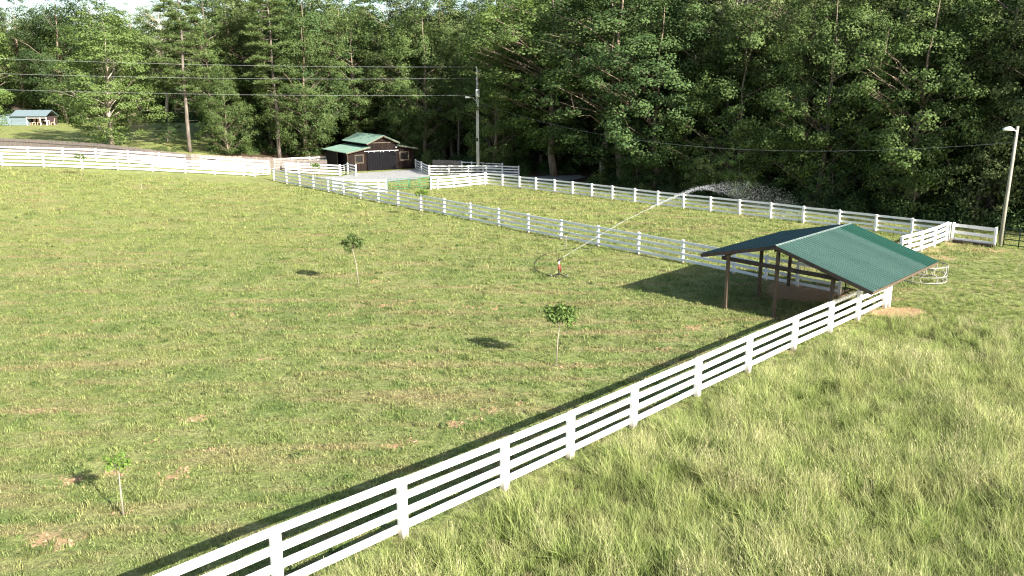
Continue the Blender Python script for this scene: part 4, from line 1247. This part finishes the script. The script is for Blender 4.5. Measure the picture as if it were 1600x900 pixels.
for y in np.arange(196, 236, 9):
    for x in np.arange(-175, -32, 8.0):
        add_wood(x + R.uniform(-3, 3), y + R.uniform(-3, 3), R.uniform(20, 25), R.choice((0, 1, 2, 3)))
nw = len(wp_)
rot = np.zeros((nw, 3)); rot[:, 2] = rng.random(nw) * 6.28
scatter("forest", wp_, rot, ws_, wi_, wood_src, "dense mixed forest standing as one dark mass behind the fences", "forest")

# --- undergrowth at the foot of the trees
def clump(seed, n, r, h, leaf, mat):
    rg = np.random.default_rng(seed)
    d = rg.normal(size=(n, 3)); d[:, 2] = np.abs(d[:, 2]); d /= np.linalg.norm(d, axis=1, keepdims=True)
    c = d * (rg.random(n) ** .4)[:, None] * np.array([r, r, h])
    nr = d + rg.normal(0, .6, (n, 3)) + np.array([0, 0, .4])
    L = leaf * rg.uniform(.6, 1.4, n)
    v, f = cards(c, nr, L, L * .6, rg)
    return np_mesh("clump_%d" % seed, v, f, [M[mat]], {"tint": ('FACE', rg.random(n))})
ug_src = [clump(301, 420, .9, 1.1, .17, 'leaf_dark'), clump(302, 420, .8, 1.5, .17, 'leaf_mid'), clump(303, 360, 1.0, .8, .16, 'leaf_olive')]
ux, us, ui = [], [], []
def add_ug(x, y, s, k=None):
    ux.append((x, y, float(tz(x, y)) - .05)); us.append((s, s, s * R.uniform(.7, 1.4))); ui.append(R.choice((0, 0, 1, 2)) if k is None else k)
for _ in range(900):
    q = 72.6 + abs(R.gauss(0, 5.0)); s = R.uniform(-6, 98); x, y = qs(q, s)
    c = spot(868, 280)
    if (x - c.x) ** 2 + (y - c.y) ** 2 < 36: continue
    if q < 75 and s > 66: continue
    add_ug(x, y, R.uniform(.5, 1.5))
for _ in range(260):
    px = R.uniform(300, 640); p = spot(px, 246.0 - R.uniform(0, 8)); add_ug(p.x, p.y + R.uniform(2, 14), R.uniform(.5, 1.3))
for _ in range(200):
    p = spot(R.uniform(-20, 300), 193); add_ug(p.x, p.y + R.uniform(2, 16), R.uniform(.8, 2.0))
for _ in range(40):
    p = spot(R.uniform(225, 300), R.uniform(232, 238)); add_ug(p.x, p.y, R.uniform(.35, .7), 2)
nu = len(ux); rot = np.zeros((nu, 3)); rot[:, 2] = rng.random(nu) * 6.28
scatter("undergrowth", ux, rot, us, ui, ug_src, "low leafy undergrowth at the foot of the trees", "undergrowth")

# ------------------------------------------------------------------ saplings planted in the pasture
def sapling(px, py, h, crown_r, label, mat, n=150, leaf=.16, crown_h=None, lean=0.0, seed=1, z0=.72):
    p = spot(px, py); rg = np.random.default_rng(seed); rr = random.Random(seed)
    root = thing("sapling", p, label, "sapling", "young trees dotted over the pasture")
    ch = crown_h or crown_r * .8
    pts = [Vector((0, 0, -.05)), Vector((lean * .4, 0, h * .45)), Vector((lean, 0.02, h * z0)), Vector((lean * 1.1, 0, h * .95))]
    wd = MB().tube(pts, [.030, .024, .017, .008], 6)
    top = Vector((lean, 0, h - ch)); cen = []
    for k in range(14):
        az = k * 2.4 + rr.uniform(-.4, .4); l = crown_r * rr.uniform(.5, .95)
        e_ = top + Vector((math.cos(az) * l, math.sin(az) * l, rr.uniform(-.3, .9) * ch))
        wd.tube([top + Vector((0, 0, rr.uniform(-.3, .3) * ch)), e_], [.010, .004], 3, cap=False)
        cen.append(e_)
    cen.append(top + Vector((0, 0, ch * .8)))
    wd.build("trunk", M['sap_bark'], root, smooth=True)
    cen = np.array([tuple(c) for c in cen]); idx = rg.integers(0, len(cen), n)
    d = rg.normal(size=(n, 3)); d /= np.linalg.norm(d, axis=1, keepdims=True)
    c = cen[idx] + d * (crown_r * .50 * rg.random(n) ** .5)[:, None] * np.array([1, 1, .9])
    L = leaf * rg.uniform(.7, 1.4, n)
    v, f = cards(c, d + rg.normal(0, .5, (n, 3)) + np.array([0, 0, .5]), L, L * .45, rg)
    link("crown", np_mesh("sapling_crown", v, f, [M[mat]], {"tint": ('FACE', rg.random(n))}), root)
    return root
sapling(193, 806, 1.66, .27, "small bright green sapling on thin stem in the near corner grass", 'sapling_bright', 300, .10, seed=1)
sapling(869, 573, 2.55, .52, "bushy sapling standing between the sprinkler and the near fence", 'sapling_leaf', 850, .16, crown_h=.55, lean=.12, seed=2)
sapling(561, 448, 2.95, .47, "dark two-tufted sapling in the middle of the pasture", 'leaf_mid', 650, .15, crown_h=.7, lean=-.28, seed=3)
sapling(884, 391, 1.25, .20, "tiny bare-stemmed sapling just behind the sprinkler", 'sapling_leaf', 26, .14, seed=4)
sapling(660, 339, 2.35, .48, "yellowish sapling in front of the middle fence by the green gates", 'sapling_bright', 260, .16, seed=5)
sapling(494, 292, 2.6, .50, "leafy sapling against the white fence left of the barn", 'sapling_leaf', 260, .17, seed=6)
sapling(129, 277, 2.5, .55, "sapling in front of the upper white fence", 'sapling_leaf', 260, .17, seed=7)
sapling(380, 284, 1.5, .15, "bare thin sapling before the white lane gate", 'sapling_leaf', 10, .12, seed=8)
sapling(222, 301, 1.5, .15, "bare thin sapling alone in the upper pasture", 'sapling_leaf', 8, .12, seed=9)

# ------------------------------------------------------------------ grass
def tuft(seed, n, r, hmin, hmax, w, mat, bend=.5, segs=2, heads=0.0, lean=(0, 0)):
    rg = np.random.default_rng(seed)
    rad = r * np.sqrt(rg.random(n)); az = rg.random(n) * 6.283
    base = np.stack([np.cos(az) * rad, np.sin(az) * rad, np.full(n, -.01)], 1)
    h = rg.uniform(hmin, hmax, n)
    a2 = rg.random(n) * 6.283
    dirx = np.stack([np.cos(a2), np.sin(a2), np.zeros(n)], 1) + np.array([lean[0], lean[1], 0]); side = np.stack([-np.sin(a2), np.cos(a2), np.zeros(n)], 1)
    b = bend * rg.uniform(.3, 1.3, n)
    vs, fs, al = [], [], []
    ww = w * rg.uniform(.7, 1.3, n)
    rows = []
    for k in range(segs + 1):
        t = k / segs
        p = base + np.array([0, 0, 1.0]) * (h * (t - .28 * b * t * t))[:, None] + dirx * (h * b * t * t)[:, None]
        wk = ww * (1 - .85 * t ** 1.5) / 2
        rows.append((p - side * wk[:, None], p + side * wk[:, None]))
    V_ = np.stack([q for pr in rows for q in pr], 1)            # n, 2(segs+1), 3
    m = 2 * (segs + 1)
    base_i = (np.arange(n) * m)[:, None]
    F_ = np.concatenate([base_i + np.array([[2 * k, 2 * k + 1, 2 * k + 3, 2 * k + 2]]) for k in range(segs)], 0)
    along_ = np.tile(np.repeat(np.linspace(0, 1, segs + 1), 2), n)
    tint = np.tile(rg.random(n), segs)
    v = V_.reshape(-1, 3)
    faces = [F_]
    mats = [M[mat]]
    if heads > 0:
        k = rg.random(n) < heads
        tip = rows[-1][0][k]; m_ = len(tip); c = np.repeat(tip, 5, 0) + rg.normal(0, .035, (m_ * 5, 3)) * np.array([1, 1, 2.0])
        hv, hf = cards(c, rg.normal(size=(len(c), 3)), rg.uniform(.05, .12, len(c)), rg.uniform(.006, .012, len(c)), rg, axis=np.tile([[.15, .1, 1.0]], (len(c), 1)))
        faces[0] = np.concatenate([F_, hf + len(v)]); v = np.concatenate([v, hv])
        along_ = np.concatenate([along_, np.ones(len(hv))]); tint = np.concatenate([tint, rg.random(len(hf))])
    return np_mesh("tuft_%d" % seed, v, faces, mats, {"tint": ('FACE', tint), "along": ('POINT', along_)})

def in_view(x, y, m=4.0):
    return (np.abs(x) < .635 * y + m) & (y > 11.5)

def soil_at(x, y):
    s = np.zeros_like(x)
    for cx, cy, r, k in SOIL:
        s = np.maximum(s, k * np.exp(-((x - cx) ** 2 + (y - cy) ** 2) / (r * r) * .9))
    return s

def side_of_near(x, y):
    return (x - NEAR_A[0]) * NEAR_N[0] + (y - NEAR_A[1]) * NEAR_N[1]

# short mown grass
mown_src = [tuft(401, 46, .26, .04, .10, .016, 'blade', .7), tuft(402, 40, .22, .05, .13, .016, 'blade', .6), tuft(403, 54, .30, .03, .08, .015, 'blade', .9), tuft(404, 26, .12, .07, .17, .015, 'blade', .6)]
P_, S_ = [], []
def band(y0, y1, dens, sc):
    x0, x1 = -.635 * y1 - 4, .635 * y1 + 4
    n = int((x1 - x0) * (y1 - y0) * dens)
    x = rng.uniform(x0, x1, n); y = rng.uniform(y0, y1, n)
    q = x * SUNN[0] + y * SUNN[1]
    k = in_view(x, y) & (side_of_near(x, y) < -.05) & (q < 71) & (soil_at(x, y) < .45 * rng.random(n) + .25)
    x, y = x[k], y[k]
    P_.append(np.stack([x, y, tz(x, y)], 1)); S_.append(sc * rng.uniform(.65, 1.35, len(x)))
band(11, 30, 17, 1.0); band(30, 45, 12, 1.15); band(45, 65, 6.5, 1.4); band(65, 95, 2.6, 1.9)
P_ = np.concatenate(P_); S_ = np.concatenate(S_); n = len(P_)
rot = np.stack([rng.normal(0, .1, n), rng.normal(0, .1, n), rng.random(n) * 6.28], 1)
scatter("mown_grass", P_, rot, np.stack([S_, S_, S_ * rng.uniform(.6, 1.3, n)], 1), rng.choice([0, 0, 1, 2, 2, 3], n), mown_src, "short mown grass covering the fenced pasture", "grass")

# tall rough grass on the near side of the fence
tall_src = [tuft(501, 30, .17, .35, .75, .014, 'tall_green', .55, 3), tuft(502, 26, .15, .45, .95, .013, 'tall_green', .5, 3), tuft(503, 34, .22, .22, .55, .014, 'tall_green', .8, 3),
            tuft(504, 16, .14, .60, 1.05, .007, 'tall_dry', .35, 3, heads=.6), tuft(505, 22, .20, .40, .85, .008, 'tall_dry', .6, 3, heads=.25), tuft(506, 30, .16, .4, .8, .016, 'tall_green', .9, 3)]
x0, x1, y0, y1 = -14, 50, 9, 70
n = int((x1 - x0) * (y1 - y0) * 30)
x = rng.uniform(x0, x1, n); y = rng.uniform(y0, y1, n)
u = side_of_near(x, y); q = x * SUNN[0] + y * SUNN[1]
vn = (x - NEAR_A[0]) * NEAR_D[0] + (y - NEAR_A[1]) * NEAR_D[1]
tallness = np.clip(1.05 - np.clip((vn - 20) / 16, 0, 1) * .78, 0, 1)
dens = np.clip(1.0 - np.clip((vn - 24) / 14, 0, 1) * .45, 0, 1) * np.where(y > 30, .75, 1.0)
k = in_view(x, y, 3.0) & (u > np.where(rng.random(n) < .25, -.16, .12)) & (q < 70) & (vn < 64) & (rng.random(n) < dens) & (soil_at(x, y) < .3 + .3 * rng.random(n))
# the grass stays away from under the gate and the feeder ring
x, y, u, tallness, vn = x[k], y[k], u[k], tallness[k], vn[k]
patch = .5 + .5 * np.sin(x * .55 + 1.7 * np.sin(y * .31)) * np.sin(y * .47 + 1.3 * np.sin(x * .4))
patch2 = .5 + .5 * np.sin(x * 1.9 + 2.0 * np.sin(y * 1.1)) * np.sin(y * 1.7 + np.sin(x * 1.3))
near_f = np.clip(u / 1.2, .42, 1)
S_ = tallness * near_f * (.50 + .55 * patch + .40 * patch2) * rng.uniform(.75, 1.25, len(x))
dryp = np.clip(.09 + .34 * (patch - .45) + .2 * (patch2 - .5), .03, .34)
r_ = rng.random(len(x)); g_ = rng.random(len(x))
idx = np.where(r_ < dryp, np.where(g_ < .5, 3, 4), np.where(g_ < .3, 0, np.where(g_ < .55, 1, np.where(g_ < .8, 2, 5))))
idx = np.where((vn > 33) & (idx == 3), 2, idx)
n = len(x)
rot = np.stack([rng.normal(0, .22, n), rng.normal(0, .22, n), rng.random(n) * 6.28], 1)
w_ = np.clip(S_, .55, 1.4)
scatter("tall_grass", np.stack([x, y, tz(x, y)], 1), rot, np.stack([w_, w_, S_], 1), idx, tall_src, "tall rough green and straw-coloured grass outside the near fence", "grass")

# weeds in the sward and clods on the bare spots
weed_src = [clump(601, 70, .16, .10, .07, 'leaf_mid'), clump(602, 90, .22, .09, .06, 'leaf_light'), clump(603, 60, .14, .16, .08, 'leaf_olive')]
n = 1200
y = 12 + 60 * rng.random(n) ** .8; x = rng.uniform(-1, 1, n) * (.635 * y + 3)
wv_ = np.sin(x * .7 + 2 * np.sin(y * .5)) * np.sin(y * .9 + np.sin(x * .8))
k = (side_of_near(x, y) < -.2) & (x * SUNN[0] + y * SUNN[1] < 64) & (wv_ > rng.uniform(-.6, 1, n))
x, y = x[k], y[k]; n = len(x)
s_ = rng.uniform(.4, 1.3, n)
rot = np.zeros((n, 3)); rot[:, 2] = rng.random(n) * 6.28
scatter("pasture_weeds", np.stack([x, y, tz(x, y)], 1), rot, np.stack([s_, s_, s_ * .8], 1), rng.integers(0, 3, n), weed_src, "small low weeds dotted through the mown pasture", "weeds")

def clod(seed):
    rg = np.random.default_rng(seed)
    bm = bmesh.new(); bmesh.ops.create_icosphere(bm, subdivisions=1, radius=.5)
    for v_ in bm.verts:
        v_.co *= rg.uniform(.65, 1.25); v_.co.z *= .7
    me = bpy.data.meshes.new("clod_%d" % seed); bm.to_mesh(me); bm.free(); me.materials.append(M['clod']); return me
pts, sc_ = [], []
for cx, cy, r, kk in SOIL:
    if r > .9 or cy > 50: continue
    for _ in range(int(14 * r / .4)):
        px_, py_ = cx + R.gauss(0, r * .8), cy + R.gauss(0, r * .6)
        if side_of_near(px_, py_) > -.3: continue
        pts.append((px_, py_, float(tz(px_, py_)))); sc_.append(R.uniform(.03, .13))
sc_ = np.array(sc_); n = len(pts)
rot = rng.random((n, 3)) * 6.28; rot[:, :2] *= .1
scatter("soil_clods", pts, rot, np.stack([sc_ * 1.4, sc_ * 1.2, sc_], 1), rng.integers(0, 3, n), [clod(1), clod(2), clod(3)], "loose reddish brown clods of soil on bare pasture spots", "soil")
